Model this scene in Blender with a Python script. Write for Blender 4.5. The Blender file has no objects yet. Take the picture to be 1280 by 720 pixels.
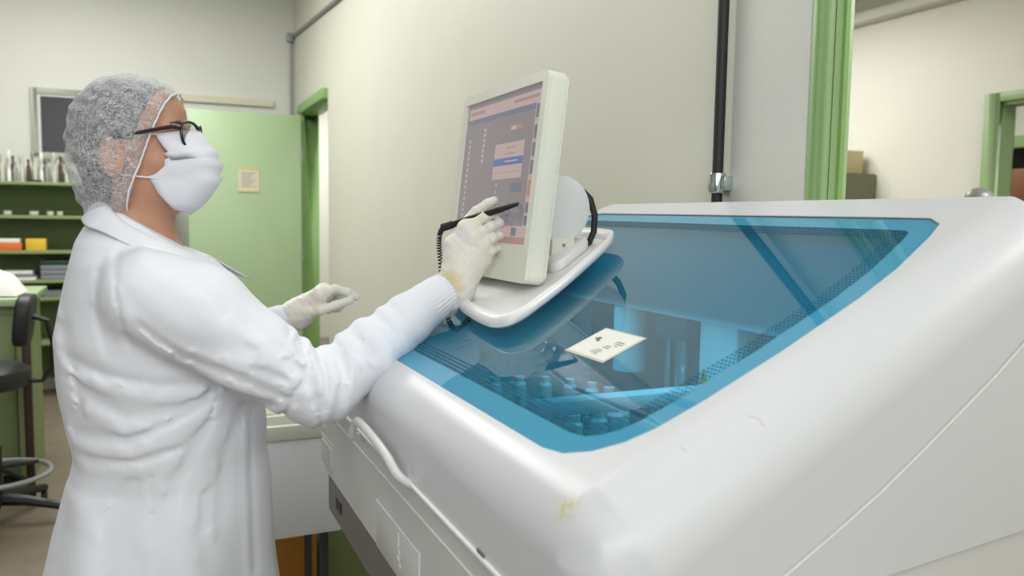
import bpy, bmesh, math, random
import numpy as np
from mathutils import Vector, Matrix, Euler
random.seed(7)
sc = bpy.context.scene
C = sc.collection
PI = math.pi

# ------------------------------------------------------------------ materials
def newmat(name):
    m = bpy.data.materials.new(name); m.use_nodes = True
    return m, m.node_tree, m.node_tree.nodes['Principled BSDF']

def srgb(r, g, b):
    f = lambda c: (c/255/12.92) if c/255 <= 0.04045 else ((c/255+0.055)/1.055)**2.4
    return (f(r), f(g), f(b), 1)

def mat(name, col, rough=0.5, metal=0.0, noise=0.0, nscale=30, bump=0.0, bscale=200, spec=0.5, emis=None, estr=0, sss=0, coat=0):
    m, nt, b = newmat(name)
    c = srgb(*col)
    b.inputs['Base Color'].default_value = c
    b.inputs['Roughness'].default_value = rough
    b.inputs['Metallic'].default_value = metal
    b.inputs['Specular IOR Level'].default_value = spec
    if coat: b.inputs['Coat Weight'].default_value = coat; b.inputs['Coat Roughness'].default_value = 0.08
    if sss:
        b.inputs['Subsurface Weight'].default_value = sss
        b.inputs['Subsurface Radius'].default_value = (0.02, 0.008, 0.004)
        b.inputs['Subsurface Scale'].default_value = 0.3
    if emis:
        b.inputs['Emission Color'].default_value = srgb(*emis); b.inputs['Emission Strength'].default_value = estr
    tc = nt.nodes.new('ShaderNodeTexCoord')
    n = nt.nodes.new('ShaderNodeTexNoise'); n.inputs['Scale'].default_value = nscale; n.inputs['Detail'].default_value = 4
    nt.links.new(tc.outputs['Object'], n.inputs['Vector'])
    mx = nt.nodes.new('ShaderNodeMix'); mx.data_type = 'RGBA'
    mx.inputs[6].default_value = tuple(max(0, v*(1-noise)) for v in c[:3])+(1,)
    mx.inputs[7].default_value = tuple(min(1, v*(1+noise)) for v in c[:3])+(1,)
    nt.links.new(n.outputs['Fac'], mx.inputs[0]); nt.links.new(mx.outputs[2], b.inputs['Base Color'])
    if bump:
        n2 = nt.nodes.new('ShaderNodeTexNoise'); n2.inputs['Scale'].default_value = bscale; n2.inputs['Detail'].default_value = 3
        nt.links.new(tc.outputs['Object'], n2.inputs['Vector'])
        bp = nt.nodes.new('ShaderNodeBump'); bp.inputs['Strength'].default_value = bump; bp.inputs['Distance'].default_value = 0.01
        nt.links.new(n2.outputs['Fac'], bp.inputs['Height']); nt.links.new(bp.outputs['Normal'], b.inputs['Normal'])
    return m

M = {}
M['wall'] = mat('wall_paint', (214, 213, 199), 0.55, noise=0.03, nscale=3, bump=0.03, bscale=60)
M['wall_low_bounce'] = mat('low_bounce_paint', (150, 150, 142), 0.6)  # darkened grey for the unseen left wall, cuts its bounced light
M['wall_light'] = mat('wall_light_paint', (214, 214, 206), 0.55, noise=0.03, nscale=3, bump=0.06, bscale=60)
M['wall_far'] = mat('far_room_paint', (222, 222, 210), 0.5, noise=0.04, nscale=2, bump=0.05, bscale=50)
M['ceiling'] = mat('ceiling_paint', (215, 215, 208), 0.8)
M['floor'] = mat('floor_stone', (128, 116, 100), 0.45, noise=0.25, nscale=9)
M['green'] = mat('green_gloss', (150, 180, 128), 0.4, noise=0.05, nscale=12)
M['green_dark'] = mat('green_frame', (132, 170, 102), 0.4, noise=0.08, nscale=15)
M['green_door'] = mat('green_door', (166, 190, 148), 0.35, noise=0.05, nscale=4)
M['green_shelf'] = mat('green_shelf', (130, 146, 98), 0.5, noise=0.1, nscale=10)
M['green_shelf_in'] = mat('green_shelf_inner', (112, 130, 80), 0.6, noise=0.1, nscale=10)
M['white_pl'] = mat('instrument_white', (226, 226, 226), 0.32, noise=0.015, nscale=40, bump=0.03, bscale=700)
M['white_front'] = mat('instrument_front', (206, 206, 204), 0.35, noise=0.015, nscale=40)
M['base_grey'] = mat('base_grey', (104, 100, 98), 0.35, noise=0.05)
M['mon'] = mat('monitor_plastic', (222, 223, 210), 0.4, noise=0.01)
M['grey_line'] = mat('seam_grey', (178, 178, 176), 0.5)
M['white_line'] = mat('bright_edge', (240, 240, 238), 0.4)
M['dark_line'] = mat('dark_gap', (120, 118, 112), 0.7)
M['black'] = mat('black_plastic', (22, 22, 24), 0.45)
M['black_rub'] = mat('black_rubber', (30, 30, 31), 0.6)
M['chrome'] = mat('chrome', (200, 210, 212), 0.18, metal=1)
M['grey'] = mat('grey_metal', (150, 152, 152), 0.4, metal=0.3)
M['dgrey'] = mat('dark_grey', (62, 66, 72), 0.5)
M['inside'] = mat('inner_tub', (96, 104, 110), 0.5)
M['inside_w'] = mat('inner_white', (205, 215, 220), 0.45)
M['skin'] = mat('skin', (186, 138, 112), 0.45, noise=0.10, nscale=25, bump=0.08, bscale=260, sss=0.15)
M['hair'] = mat('hair', (82, 80, 84), 0.5, noise=0.5, nscale=60)
M['mask'] = mat('mask_cloth', (226, 228, 236), 0.8, noise=0.02, nscale=120, bump=0.05, bscale=900)
M['coat'] = mat('coat_cloth', (228, 230, 238), 0.85, noise=0.02, nscale=14, bump=0.10, bscale=26)
M['cuff'] = mat('cuff_knit', (228, 230, 238), 0.9)
M['eye'] = mat('eye_white', (225, 220, 215), 0.2)
M['iris'] = mat('iris', (50, 32, 24), 0.2)
M['frame'] = mat('spectacle_frame', (38, 28, 38), 0.2, noise=0.5, nscale=80)
M['trouser'] = mat('trouser', (200, 202, 205), 0.8)
M['shoe'] = mat('shoe', (225, 225, 222), 0.5)
M['paper'] = mat('paper', (232, 230, 224), 0.7)
M['paper_y'] = mat('old_paper', (212, 206, 184), 0.7)
M['ink'] = mat('faint_ink', (150, 150, 148), 0.7)
M['ink_d'] = mat('dark_ink', (96, 102, 112), 0.7)
M['tape'] = mat('yellow_tape', (214, 196, 110), 0.6)
M['card'] = mat('cardboard', (134, 92, 66), 0.8, noise=0.08)
M['yellow'] = mat('yellow_card', (220, 184, 40), 0.5)
M['orange'] = mat('orange_card', (220, 110, 50), 0.5)
M['amber'] = mat('amber_card', (178, 118, 34), 0.5, noise=0.1)
M['teal'] = mat('teal_plastic', (30, 120, 125), 0.35)
M['binder'] = mat('grey_binder', (128, 132, 138), 0.6)
M['binder_g'] = mat('green_binder', (34, 62, 44), 0.6)
M['wpaint'] = mat('window_paint', (176, 176, 166), 0.5)
M['darkglass'] = mat('dark_pane', (26, 26, 27), 0.25)
M['bottle'] = mat('pale_bottle', (196, 196, 182), 0.4)
M['bottle_d'] = mat('brown_bottle', (76, 62, 48), 0.4)
M['brown'] = mat('dark_wood', (58, 38, 30), 0.5)
M['beige'] = mat('beige_card', (198, 186, 140), 0.7)
M['olive'] = mat('olive_grey', (116, 116, 92), 0.6)
M['chairfab'] = mat('chair_vinyl', (34, 34, 36), 0.5)
M['stain'] = mat('yellow_stain', (196, 190, 140), 0.6)

def glove_mat():
    m, nt, b = newmat('latex_glove')
    b.inputs['Roughness'].default_value = 0.5
    b.inputs['Subsurface Weight'].default_value = 0.12
    b.inputs['Subsurface Radius'].default_value = (0.01, 0.006, 0.004); b.inputs['Subsurface Scale'].default_value = 0.3
    tc = nt.nodes.new('ShaderNodeTexCoord')
    n = nt.nodes.new('ShaderNodeTexNoise'); n.inputs['Scale'].default_value = 14; n.inputs['Detail'].default_value = 2
    nt.links.new(tc.outputs['Object'], n.inputs['Vector'])
    r = nt.nodes.new('ShaderNodeValToRGB')
    r.color_ramp.elements[0].position = 0.35; r.color_ramp.elements[0].color = srgb(222, 219, 216)
    r.color_ramp.elements[1].position = 0.72; r.color_ramp.elements[1].color = srgb(224, 219, 200)
    nt.links.new(n.outputs['Fac'], r.inputs['Fac'])
    vd = nt.nodes.new('ShaderNodeVectorMath'); vd.operation = 'DISTANCE'; vd.inputs[1].default_value = (.478, 1.332, 1.232)
    nt.links.new(tc.outputs['Object'], vd.inputs[0])
    mr = nt.nodes.new('ShaderNodeMapRange'); mr.inputs[1].default_value = .032; mr.inputs[2].default_value = .012; mr.inputs[4].default_value = .7
    nt.links.new(vd.outputs['Value'], mr.inputs[0])
    mx = nt.nodes.new('ShaderNodeMix'); mx.data_type = 'RGBA'; mx.inputs[7].default_value = srgb(204, 178, 110)
    nt.links.new(mr.outputs[0], mx.inputs[0]); nt.links.new(r.outputs['Color'], mx.inputs[6]); nt.links.new(mx.outputs[2], b.inputs['Base Color'])
    w = nt.nodes.new('ShaderNodeTexNoise'); w.inputs['Scale'].default_value = 38; w.inputs['Detail'].default_value = 2; w.inputs['Distortion'].default_value = 1.5
    nt.links.new(tc.outputs['Object'], w.inputs['Vector'])
    bp = nt.nodes.new('ShaderNodeBump'); bp.inputs['Strength'].default_value = 0.35; bp.inputs['Distance'].default_value = 0.006
    nt.links.new(w.outputs['Fac'], bp.inputs['Height']); nt.links.new(bp.outputs['Normal'], b.inputs['Normal'])
    return m
M['glove'] = glove_mat()

def hood_mat():
    # glossy white shell with a small yellow scuff and a faint dusty grain
    m, nt, b = newmat('hood_white')
    b.inputs['Roughness'].default_value = 0.3
    geo = nt.nodes.new('ShaderNodeTexCoord')
    vd = nt.nodes.new('ShaderNodeVectorMath'); vd.operation = 'DISTANCE'
    vd.inputs[1].default_value = STAIN
    nt.links.new(geo.outputs['Object'], vd.inputs[0])
    n = nt.nodes.new('ShaderNodeTexNoise'); n.inputs['Scale'].default_value = 160; n.inputs['Detail'].default_value = 5
    mp = nt.nodes.new('ShaderNodeMapping'); mp.inputs['Scale'].default_value = (1, 1, 1.6)
    nt.links.new(geo.outputs['Object'], mp.inputs['Vector']); nt.links.new(mp.outputs['Vector'], n.inputs['Vector'])
    mr = nt.nodes.new('ShaderNodeMapRange'); mr.inputs[1].default_value = 0.021; mr.inputs[2].default_value = 0.004
    nt.links.new(vd.outputs['Value'], mr.inputs[0])
    r = nt.nodes.new('ShaderNodeMath'); r.operation = 'MULTIPLY'
    mr2 = nt.nodes.new('ShaderNodeMapRange'); mr2.inputs[1].default_value = 0.44; mr2.inputs[2].default_value = 0.56
    nt.links.new(n.outputs['Fac'], mr2.inputs[0])
    nt.links.new(mr.outputs[0], r.inputs[0]); nt.links.new(mr2.outputs[0], r.inputs[1])
    mx = nt.nodes.new('ShaderNodeMix'); mx.data_type = 'RGBA'
    mx.inputs[6].default_value = srgb(209, 210, 214); mx.inputs[7].default_value = srgb(206, 198, 140)
    nt.links.new(r.outputs[0], mx.inputs[0]); nt.links.new(mx.outputs[2], b.inputs['Base Color'])
    n2 = nt.nodes.new('ShaderNodeTexNoise'); n2.inputs['Scale'].default_value = 900
    nt.links.new(geo.outputs['Object'], n2.inputs['Vector'])
    bp = nt.nodes.new('ShaderNodeBump'); bp.inputs['Strength'].default_value = 0.04; bp.inputs['Distance'].default_value = 0.002
    nt.links.new(n2.outputs['Fac'], bp.inputs['Height']); nt.links.new(bp.outputs['Normal'], b.inputs['Normal'])
    return m

def glass_mat(name, tint, refl, ior=1.5, alpha_fn=None, film_haze=None, film_haze_fac=0.0):
    m = bpy.data.materials.new(name); m.use_nodes = True; nt = m.node_tree; nt.nodes.clear()
    out = nt.nodes.new('ShaderNodeOutputMaterial')
    tr = nt.nodes.new('ShaderNodeBsdfTransparent'); tr.inputs[0].default_value = srgb(*tint)
    base = tr.outputs[0]
    if film_haze:
        df = nt.nodes.new('ShaderNodeBsdfDiffuse'); df.inputs[0].default_value = srgb(*film_haze)
        mf = nt.nodes.new('ShaderNodeMixShader'); mf.inputs[0].default_value = film_haze_fac
        nt.links.new(tr.outputs[0], mf.inputs[1]); nt.links.new(df.outputs[0], mf.inputs[2]); base = mf.outputs[0]
    gl = nt.nodes.new('ShaderNodeBsdfGlossy'); gl.inputs['Roughness'].default_value = 0.015; gl.inputs[0].default_value = (refl, refl, refl, 1)
    fr = nt.nodes.new('ShaderNodeFresnel'); fr.inputs['IOR'].default_value = ior
    mx = nt.nodes.new('ShaderNodeMixShader')
    nt.links.new(fr.outputs[0], mx.inputs[0]); nt.links.new(base, mx.inputs[1]); nt.links.new(gl.outputs[0], mx.inputs[2])
    nt.links.new(mx.outputs[0], out.inputs[0])
    return m
M['glass'] = glass_mat('blue_glass', (108, 200, 228), 0.9, 1.42, film_haze=(44, 158, 198), film_haze_fac=0.2)  # diffuse blue share paints a haze into the clear pane
M['border'] = glass_mat('blue_border', (60, 130, 160), 0.9, 1.45, film_haze=(72, 158, 194), film_haze_fac=0.92)
M['lens'] = glass_mat('lens_glass', (225, 222, 225), 1.0, 1.7)

def frit_mat():
    m = bpy.data.materials.new('dotted_frit'); m.use_nodes = True; nt = m.node_tree; nt.nodes.clear()
    out = nt.nodes.new('ShaderNodeOutputMaterial'); tr = nt.nodes.new('ShaderNodeBsdfTransparent')
    df = nt.nodes.new('ShaderNodeBsdfDiffuse'); df.inputs[0].default_value = srgb(40, 104, 134)
    tc = nt.nodes.new('ShaderNodeTexCoord'); v = nt.nodes.new('ShaderNodeVectorMath'); v.operation = 'SCALE'; v.inputs['Scale'].default_value = 1/0.0062
    fr = nt.nodes.new('ShaderNodeVectorMath'); fr.operation = 'FRACTION'
    sb = nt.nodes.new('ShaderNodeVectorMath'); sb.operation = 'SUBTRACT'; sb.inputs[1].default_value = (0.5, 0.5, 0)
    ml = nt.nodes.new('ShaderNodeVectorMath'); ml.operation = 'MULTIPLY'; ml.inputs[1].default_value = (1, 1, 0)
    ln = nt.nodes.new('ShaderNodeVectorMath'); ln.operation = 'LENGTH'
    lt = nt.nodes.new('ShaderNodeMath'); lt.operation = 'LESS_THAN'; lt.inputs[1].default_value = 0.27
    nt.links.new(tc.outputs['Object'], v.inputs[0]); nt.links.new(v.outputs[0], fr.inputs[0]); nt.links.new(fr.outputs[0], sb.inputs[0])
    nt.links.new(sb.outputs[0], ml.inputs[0]); nt.links.new(ml.outputs[0], ln.inputs[0]); nt.links.new(ln.outputs['Value'], lt.inputs[0])
    mx = nt.nodes.new('ShaderNodeMixShader'); nt.links.new(lt.outputs[0], mx.inputs[0])
    nt.links.new(tr.outputs[0], mx.inputs[1]); nt.links.new(df.outputs[0], mx.inputs[2]); nt.links.new(mx.outputs[0], out.inputs[0])
    return m
M['frit'] = frit_mat()

def cap_mat():
    # thin non-woven cap: fibres of white over see-through gauze
    m = bpy.data.materials.new('gauze_cap'); m.use_nodes = True; nt = m.node_tree; nt.nodes.clear()
    out = nt.nodes.new('ShaderNodeOutputMaterial'); tr = nt.nodes.new('ShaderNodeBsdfTransparent')
    df = nt.nodes.new('ShaderNodeBsdfDiffuse'); df.inputs[0].default_value = srgb(222, 224, 228)
    tc = nt.nodes.new('ShaderNodeTexCoord')
    acc = None
    for i, (rot, s, lo, hi, sx) in enumerate([((0.3, 0.5, 0.2), 120, .46, .74, 4.0), ((1.2, 0.1, 1.9), 135, .46, .74, 4.0), ((2.2, 1.3, 0.6), 105, .46, .74, 3.5)]):
        mp = nt.nodes.new('ShaderNodeMapping'); mp.inputs['Rotation'].default_value = rot; mp.inputs['Scale'].default_value = (1, sx, 1.6)
        n = nt.nodes.new('ShaderNodeTexNoise'); n.inputs['Scale'].default_value = s; n.inputs['Detail'].default_value = 1; n.inputs['Distortion'].default_value = 1.2
        nt.links.new(tc.outputs['Object'], mp.inputs[0]); nt.links.new(mp.outputs[0], n.inputs['Vector'])
        mr = nt.nodes.new('ShaderNodeMapRange'); mr.inputs[1].default_value = lo; mr.inputs[2].default_value = hi; mr.inputs[4].default_value = 0.5
        nt.links.new(n.outputs['Fac'], mr.inputs[0])
        if acc is None: acc = mr.outputs[0]
        else:
            mm = nt.nodes.new('ShaderNodeMath'); mm.operation = 'MAXIMUM'; nt.links.new(acc, mm.inputs[0]); nt.links.new(mr.outputs[0], mm.inputs[1]); acc = mm.outputs[0]
    lw = nt.nodes.new('ShaderNodeLayerWeight'); lw.inputs[0].default_value = 0.35
    a = nt.nodes.new('ShaderNodeMath'); a.operation = 'MULTIPLY_ADD'; a.inputs[1].default_value = 0.30; nt.links.new(lw.outputs['Facing'], a.inputs[0]); a.inputs[2].default_value = 0.10
    b = nt.nodes.new('ShaderNodeMath'); b.operation = 'ADD'; b.use_clamp = True; nt.links.new(acc, b.inputs[0]); nt.links.new(a.outputs[0], b.inputs[1])
    c = nt.nodes.new('ShaderNodeMath'); c.operation = 'MINIMUM'; nt.links.new(b.outputs[0], c.inputs[0]); c.inputs[1].default_value = 0.9
    mx = nt.nodes.new('ShaderNodeMixShader'); nt.links.new(c.outputs[0], mx.inputs[0])
    nt.links.new(tr.outputs[0], mx.inputs[1]); nt.links.new(df.outputs[0], mx.inputs[2]); nt.links.new(mx.outputs[0], out.inputs[0])
    return m
M['cap'] = cap_mat()

# ------------------------------------------------------------------ object helpers
def link(o, parent=None):
    C.objects.link(o)
    if parent: o.parent = parent
    return o
def tag(o, label=None, cat=None, group=None, kind=None):
    if label: o['label'] = label
    if cat: o['category'] = cat
    if group: o['group'] = group
    if kind: o['kind'] = kind
    return o
def thing(name, label, cat, loc=(0, 0, 0), rz=0, group=None):
    o = bpy.data.objects.new(name, None); o.empty_display_size = 0.05
    C.objects.link(o); o.location = loc; o.rotation_euler = (0, 0, rz)
    return tag(o, label, cat, group)
def mesh(name, V, F, m, parent=None, smooth=False, mats=None, fm=None):
    """mesh from points given relative to the parent's origin"""
    me = bpy.data.meshes.new(name); me.from_pydata([tuple(v) for v in V], [], [tuple(f) for f in F])
    for mm in (mats or [m]): me.materials.append(mm)
    if fm is not None: me.polygons.foreach_set('material_index', fm)
    if smooth: me.polygons.foreach_set('use_smooth', [True]*len(me.polygons))
    me.update()
    return link(bpy.data.objects.new(name, me), parent)

class MB:
    """collects boxes, tubes, prisms for ONE object"""
    def __init__(s): s.V = []; s.F = []; s.m = []; s.cur = 0
    def add(s, V, F):
        n = len(s.V); s.V += [tuple(v) for v in V]; s.F += [tuple(i+n for i in f) for f in F]; s.m += [s.cur]*len(F); return s
    def box(s, a, b, rz=0, piv=None):
        x0, y0, z0 = a; x1, y1, z1 = b
        V = [(x, y, z) for x in (x0, x1) for y in (y0, y1) for z in (z0, z1)]
        if rz:
            px, py = piv or ((x0+x1)/2, (y0+y1)/2); c, q = math.cos(rz), math.sin(rz)
            V = [(px+(x-px)*c-(y-py)*q, py+(x-px)*q+(y-py)*c, z) for x, y, z in V]
        return s.add(V, [(0, 1, 3, 2), (4, 6, 7, 5), (0, 4, 5, 1), (2, 3, 7, 6), (0, 2, 6, 4), (1, 5, 7, 3)])
    def tube(s, pts, r, n=10, cap=True):
        pts = [Vector(p) for p in pts]; rs = r if isinstance(r, (list, tuple)) else [r]*len(pts)
        V = []; F = []; prev = None
        for i, p in enumerate(pts):
            t = (pts[min(i+1, len(pts)-1)]-pts[max(i-1, 0)]).normalized()
            if prev is None: prev = t.orthogonal().normalized()
            u = (prev-t*prev.dot(t)); u = u.normalized() if u.length > 1e-6 else t.orthogonal().normalized(); prev = u; w = t.cross(u)
            for k in range(n):
                a = 2*PI*k/n; V.append(p+(u*math.cos(a)+w*math.sin(a))*rs[i])
        for i in range(len(pts)-1):
            for k in range(n): k2 = (k+1) % n; F.append((i*n+k, i*n+k2, (i+1)*n+k2, (i+1)*n+k))
        if cap: F.append(tuple(range(n))[::-1]); F.append(tuple((len(pts)-1)*n+k for k in range(n)))
        return s.add(V, F)
    def lathe(s, prof, c, n=24, axis='z'):
        V = []; F = []
        for r, h in prof:
            for k in range(n):
                a = 2*PI*k/n; q = (r*math.cos(a), r*math.sin(a), h)
                if axis == 'y': q = (q[0], q[2], q[1])
                if axis == 'x': q = (q[2], q[0], q[1])
                V.append((q[0]+c[0], q[1]+c[1], q[2]+c[2]))
        for i in range(len(prof)-1):
            for k in range(n): k2 = (k+1) % n; F.append((i*n+k, i*n+k2, (i+1)*n+k2, (i+1)*n+k))
        F.append(tuple(range(n))[::-1]); F.append(tuple((len(prof)-1)*n+k for k in range(n)))
        return s.add(V, F)
    def prism(s, poly, d, fn):
        """poly (u,v) list at heights d0,d1, mapped by fn(u,v,h)"""
        n = len(poly); V = [fn(u, v, d[0]) for u, v in poly]+[fn(u, v, d[1]) for u, v in poly]
        F = [tuple(range(n))[::-1], tuple(range(n, 2*n))]+[(i, (i+1) % n, n+(i+1) % n, n+i) for i in range(n)]
        return s.add(V, F)
    def build(s, name, m, parent=None, bevel=0, seg=2, smooth=True, sub=None):
        mats = m if isinstance(m, list) else [m]
        o = mesh(name, s.V, s.F, None, parent, mats=mats, fm=s.m)
        bm = bmesh.new(); bm.from_mesh(o.data); bmesh.ops.recalc_face_normals(bm, faces=bm.faces)
        if bevel:
            bmesh.ops.remove_doubles(bm, verts=bm.verts, dist=1e-6)
            es = [e for e in bm.edges if len(e.link_faces) == 2 and e.calc_face_angle(0) > 0.6]
            bmesh.ops.bevel(bm, geom=es, offset=bevel, segments=seg, profile=0.5, affect='EDGES', clamp_overlap=True)
        if smooth:
            for f in bm.faces: f.smooth = True
            for e in bm.edges:
                if len(e.link_faces) == 2 and e.calc_face_angle(0) > 0.62: e.smooth = False
        bm.to_mesh(o.data); bm.free()
        return o
def rounded(pts, r, n=6):
    """round the corners of a closed 2D polygon"""
    out = []; N = len(pts); rr = r if isinstance(r, (list, tuple)) else [r]*N
    for i in range(N):
        p = Vector(pts[i]); a = Vector(pts[i-1])-p; b = Vector(pts[(i+1) % N])-p
        q = min(rr[i], a.length*.45, b.length*.45)
        if q <= 1e-6: out.append(tuple(p)); continue
        s0 = p+a.normalized()*q; s1 = p+b.normalized()*q
        for k in range(n+1):
            t = k/n; out.append(tuple(s0*(1-t)**2+p*2*t*(1-t)+s1*t*t))
    return out
def struct(name, mb, m, bevel=0, parent=None):
    o = mb.build(name, m, parent, bevel=bevel)
    if not parent: o['kind'] = 'structure'
    return o

# ------------------------------------------------------------------ implicit surfaces (one smooth skin per body)
def meshify(sdf, lo, hi, h, slack=1.7):
    lo = np.array(lo, np.float32); B = 8
    n = np.ceil((np.array(hi)-lo)/h/B).astype(int)*B+1
    nb = (n-1)//B
    vol = np.empty(n, np.float32)
    ax = [lo[i]+(np.arange(nb[i])+.5)*B*h for i in range(3)]
    G = np.stack(np.meshgrid(*ax, indexing='ij'), -1).reshape(-1, 3).astype(np.float32)
    dc = sdf(G); near = np.abs(dc) < B*h*0.87*slack
    sgn = np.where(dc.reshape(nb) < 0, -1., 1.).astype(np.float32)
    up = np.repeat(np.repeat(np.repeat(sgn, B, 0), B, 1), B, 2)
    vol[:] = 1; vol[:-1, :-1, :-1] = up
    idx = np.argwhere(near.reshape(nb))
    k = np.arange(B+1); L = np.stack(np.meshgrid(k, k, k, indexing='ij'), -1).reshape(-1, 3)
    for s in range(0, len(idx), 400):
        blk = idx[s:s+400]*B
        I = (blk[:, None, :]+L[None]).reshape(-1, 3)
        d = sdf(lo+I.astype(np.float32)*h)
        vol[I[:, 0], I[:, 1], I[:, 2]] = d
    ins = vol < 0
    c = [(i, j, l) for i in (0, 1) for j in (0, 1) for l in (0, 1)]
    sh = [ins[i:n[0]-1+i, j:n[1]-1+j, l:n[2]-1+l] for i, j, l in c]
    cnt = sum(s.astype(np.int8) for s in sh)
    cells = np.argwhere((cnt > 0) & (cnt < 8))
    vid = -np.ones(np.array(n)-1, np.int64); vid[cells[:, 0], cells[:, 1], cells[:, 2]] = np.arange(len(cells))
    acc = np.zeros((len(cells), 3)); w = np.zeros(len(cells))
    cv = [vol[cells[:, 0]+i, cells[:, 1]+j, cells[:, 2]+l] for i, j, l in c]
    for a in range(8):
        for b in range(a+1, 8):
            df = [c[b][q]-c[a][q] for q in range(3)]
            if sum(abs(v) for v in df) != 1: continue
            m = (cv[a] < 0) != (cv[b] < 0); t = cv[a][m]/(cv[a][m]-cv[b][m])
            acc[m] += np.array(c[a])+t[:, None]*np.array(df); w[m] += 1
    V = lo+(cells+acc/w[:, None])*h
    F = []
    for axs in range(3):
        o1, o2 = [(1, 2), (2, 0), (0, 1)][axs]
        sl = [slice(None)]*3; sl2 = [slice(None)]*3; sl[axs] = slice(0, -1); sl2[axs] = slice(1, None)
        e = np.argwhere(ins[tuple(sl)] != ins[tuple(sl2)])
        e = e[(e[:, o1] > 0) & (e[:, o2] > 0) & (e[:, o1] < n[o1]-1) & (e[:, o2] < n[o2]-1)]
        flip = ins[e[:, 0], e[:, 1], e[:, 2]]
        def g(d1, d2):
            q = e.copy(); q[:, o1] -= d1; q[:, o2] -= d2; return vid[q[:, 0], q[:, 1], q[:, 2]]
        Q = np.stack([g(1, 1), g(0, 1), g(0, 0), g(1, 0)], 1)
        Q[~flip] = Q[~flip][:, ::-1]
        F.append(Q)
    F = np.concatenate(F); F = F[(F >= 0).all(1)]
    return V, F
def npmesh(name, V, F, m, parent=None, smooth_it=0):
    me = bpy.data.meshes.new(name)
    me.vertices.add(len(V)); me.vertices.foreach_set('co', np.asarray(V, np.float32).ravel())
    me.loops.add(len(F)*4); me.loops.foreach_set('vertex_index', F.astype(np.int32).ravel())
    me.polygons.add(len(F)); me.polygons.foreach_set('loop_start', np.arange(0, len(F)*4, 4, dtype=np.int32))
    try: me.polygons.foreach_set('loop_total', np.full(len(F), 4, np.int32))
    except Exception: pass
    me.update(calc_edges=True); me.validate()
    me.polygons.foreach_set('use_smooth', [True]*len(me.polygons))
    me.materials.append(m)
    return link(bpy.data.objects.new(name, me), parent)
def cap(P, a, b, r1, r2=None):
    r2 = r1 if r2 is None else r2
    a = np.array(a, np.float32); ba = np.array(b, np.float32)-a; pa = P-a
    t = np.clip(pa@ba/max(float(ba@ba), 1e-9), 0, 1)
    return np.linalg.norm(pa-t[:, None]*ba, axis=1)-(r1+(r2-r1)*t)
def ell(P, c, r):
    r = np.array(r, np.float32); q = P-np.array(c, np.float32)
    k0 = np.linalg.norm(q/r, axis=1); k1 = np.linalg.norm(q/(r*r), axis=1)+1e-6
    return k0*(k0-1)/k1
def smin(a, b, k):
    h = np.clip(.5+.5*(b-a)/k, 0, 1); return b+(a-b)*h-k*h*(1-h)
def smax(a, b, k): return -smin(-a, -b, k)
def stack(P, T):
    """elliptical sections: rows (z, cx, cy, rx, ry)"""
    T = np.array(sorted(T), np.float32); z = np.clip(P[:, 2], T[0, 0], T[-1, 0])
    f = [np.interp(z, T[:, 0], T[:, i]) for i in range(1, 5)]
    q = np.sqrt(((P[:, 0]-f[0])/f[2])**2+((P[:, 1]-f[1])/f[3])**2)
    d = (q-1)*np.minimum(f[2], f[3])
    dz = np.abs(P[:, 2]-z)
    return np.where(dz > 0, np.hypot(np.maximum(d, 0), dz), d)
def rotm(ax, a): return np.array(Matrix.Rotation(a, 3, ax), np.float32)

# ================================================================== ROOM
H = 1.35
# floor, ceilings
struct('floor', MB().box((-3.2, -2.2, -.05), (8.2, 9.0, 0)), M['floor'])
struct('ceiling', MB().box((-3.2, -2.2, 3.28), (1.22, 7.1, 3.36)).box((1.22, -2.2, 2.86), (8.2, 9.0, 2.94)), M['ceiling'])
# long wall behind the instrument, with the two doorways left open
WX0, WX1 = 1.10, 1.21
w = MB()
w.box((WX0, 1.122, 0), (1.145, 3.0, 3.28)).box((WX0, 3.0, 0), (WX1, 5.52, 3.28))
w.box((WX0, 6.53, 0), (WX1, 7.05, 3.28))
w.box((WX0, 5.52, 2.17), (WX1, 6.53, 3.28))
w.box((WX0, -.05, 2.17), (1.145, 1.122, 3.28))
w.box((WX0, -2.2, 0), (1.145, -.05, 3.28))
struct('wall_right', w, M['wall'])
struct('trim_1', MB().box((1.088, 1.125, 0), (1.10, 1.335, 3.27)), M['wall_light'], bevel=.004)
struct('wall_back', MB().box((-3.2, 6.93, 0), (1.10, 7.05, 3.28)), M['wall_light'])
struct('wall_left', MB().box((-3.2, -2.2, 0), (-3.08, 7.05, 3.28)), M['wall_low_bounce'])
struct('wall_front', MB().box((-3.2, -2.2, 0), (8.2, -2.1, 3.28)), M['wall'])
# room seen through the near doorway
w = MB()
w.box((4.4, 3.15, 0), (4.52, 9.0, 2.86)).box((4.4, 2.15, 2.08), (4.52, 3.15, 2.86)).box((4.4, -2.1, 0), (4.52, 2.15, 2.86))
struct('wall_far_room', w, M['wall_far'])
struct('trim_2', MB().box((4.30, -2.1, 2.68), (4.399, 8.0, 2.745)), M['wall_light'], bevel=.008)
struct('wall_far_side', MB().box((1.21, 8.9, 0), (8.2, 9.0, 2.86)), M['wall_far'])
struct('wall_beyond', MB().box((6.6, 5.05, 0), (6.7, 9.0, 2.86)).box((6.6, 4.1, 2.05), (6.7, 5.05, 2.86)).box((6.6, -2.1, 0), (6.7, 4.1, 2.86)).box((8.1, -2.1, 0), (8.2, 9, 2.86)), M['wall_far'])

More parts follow.
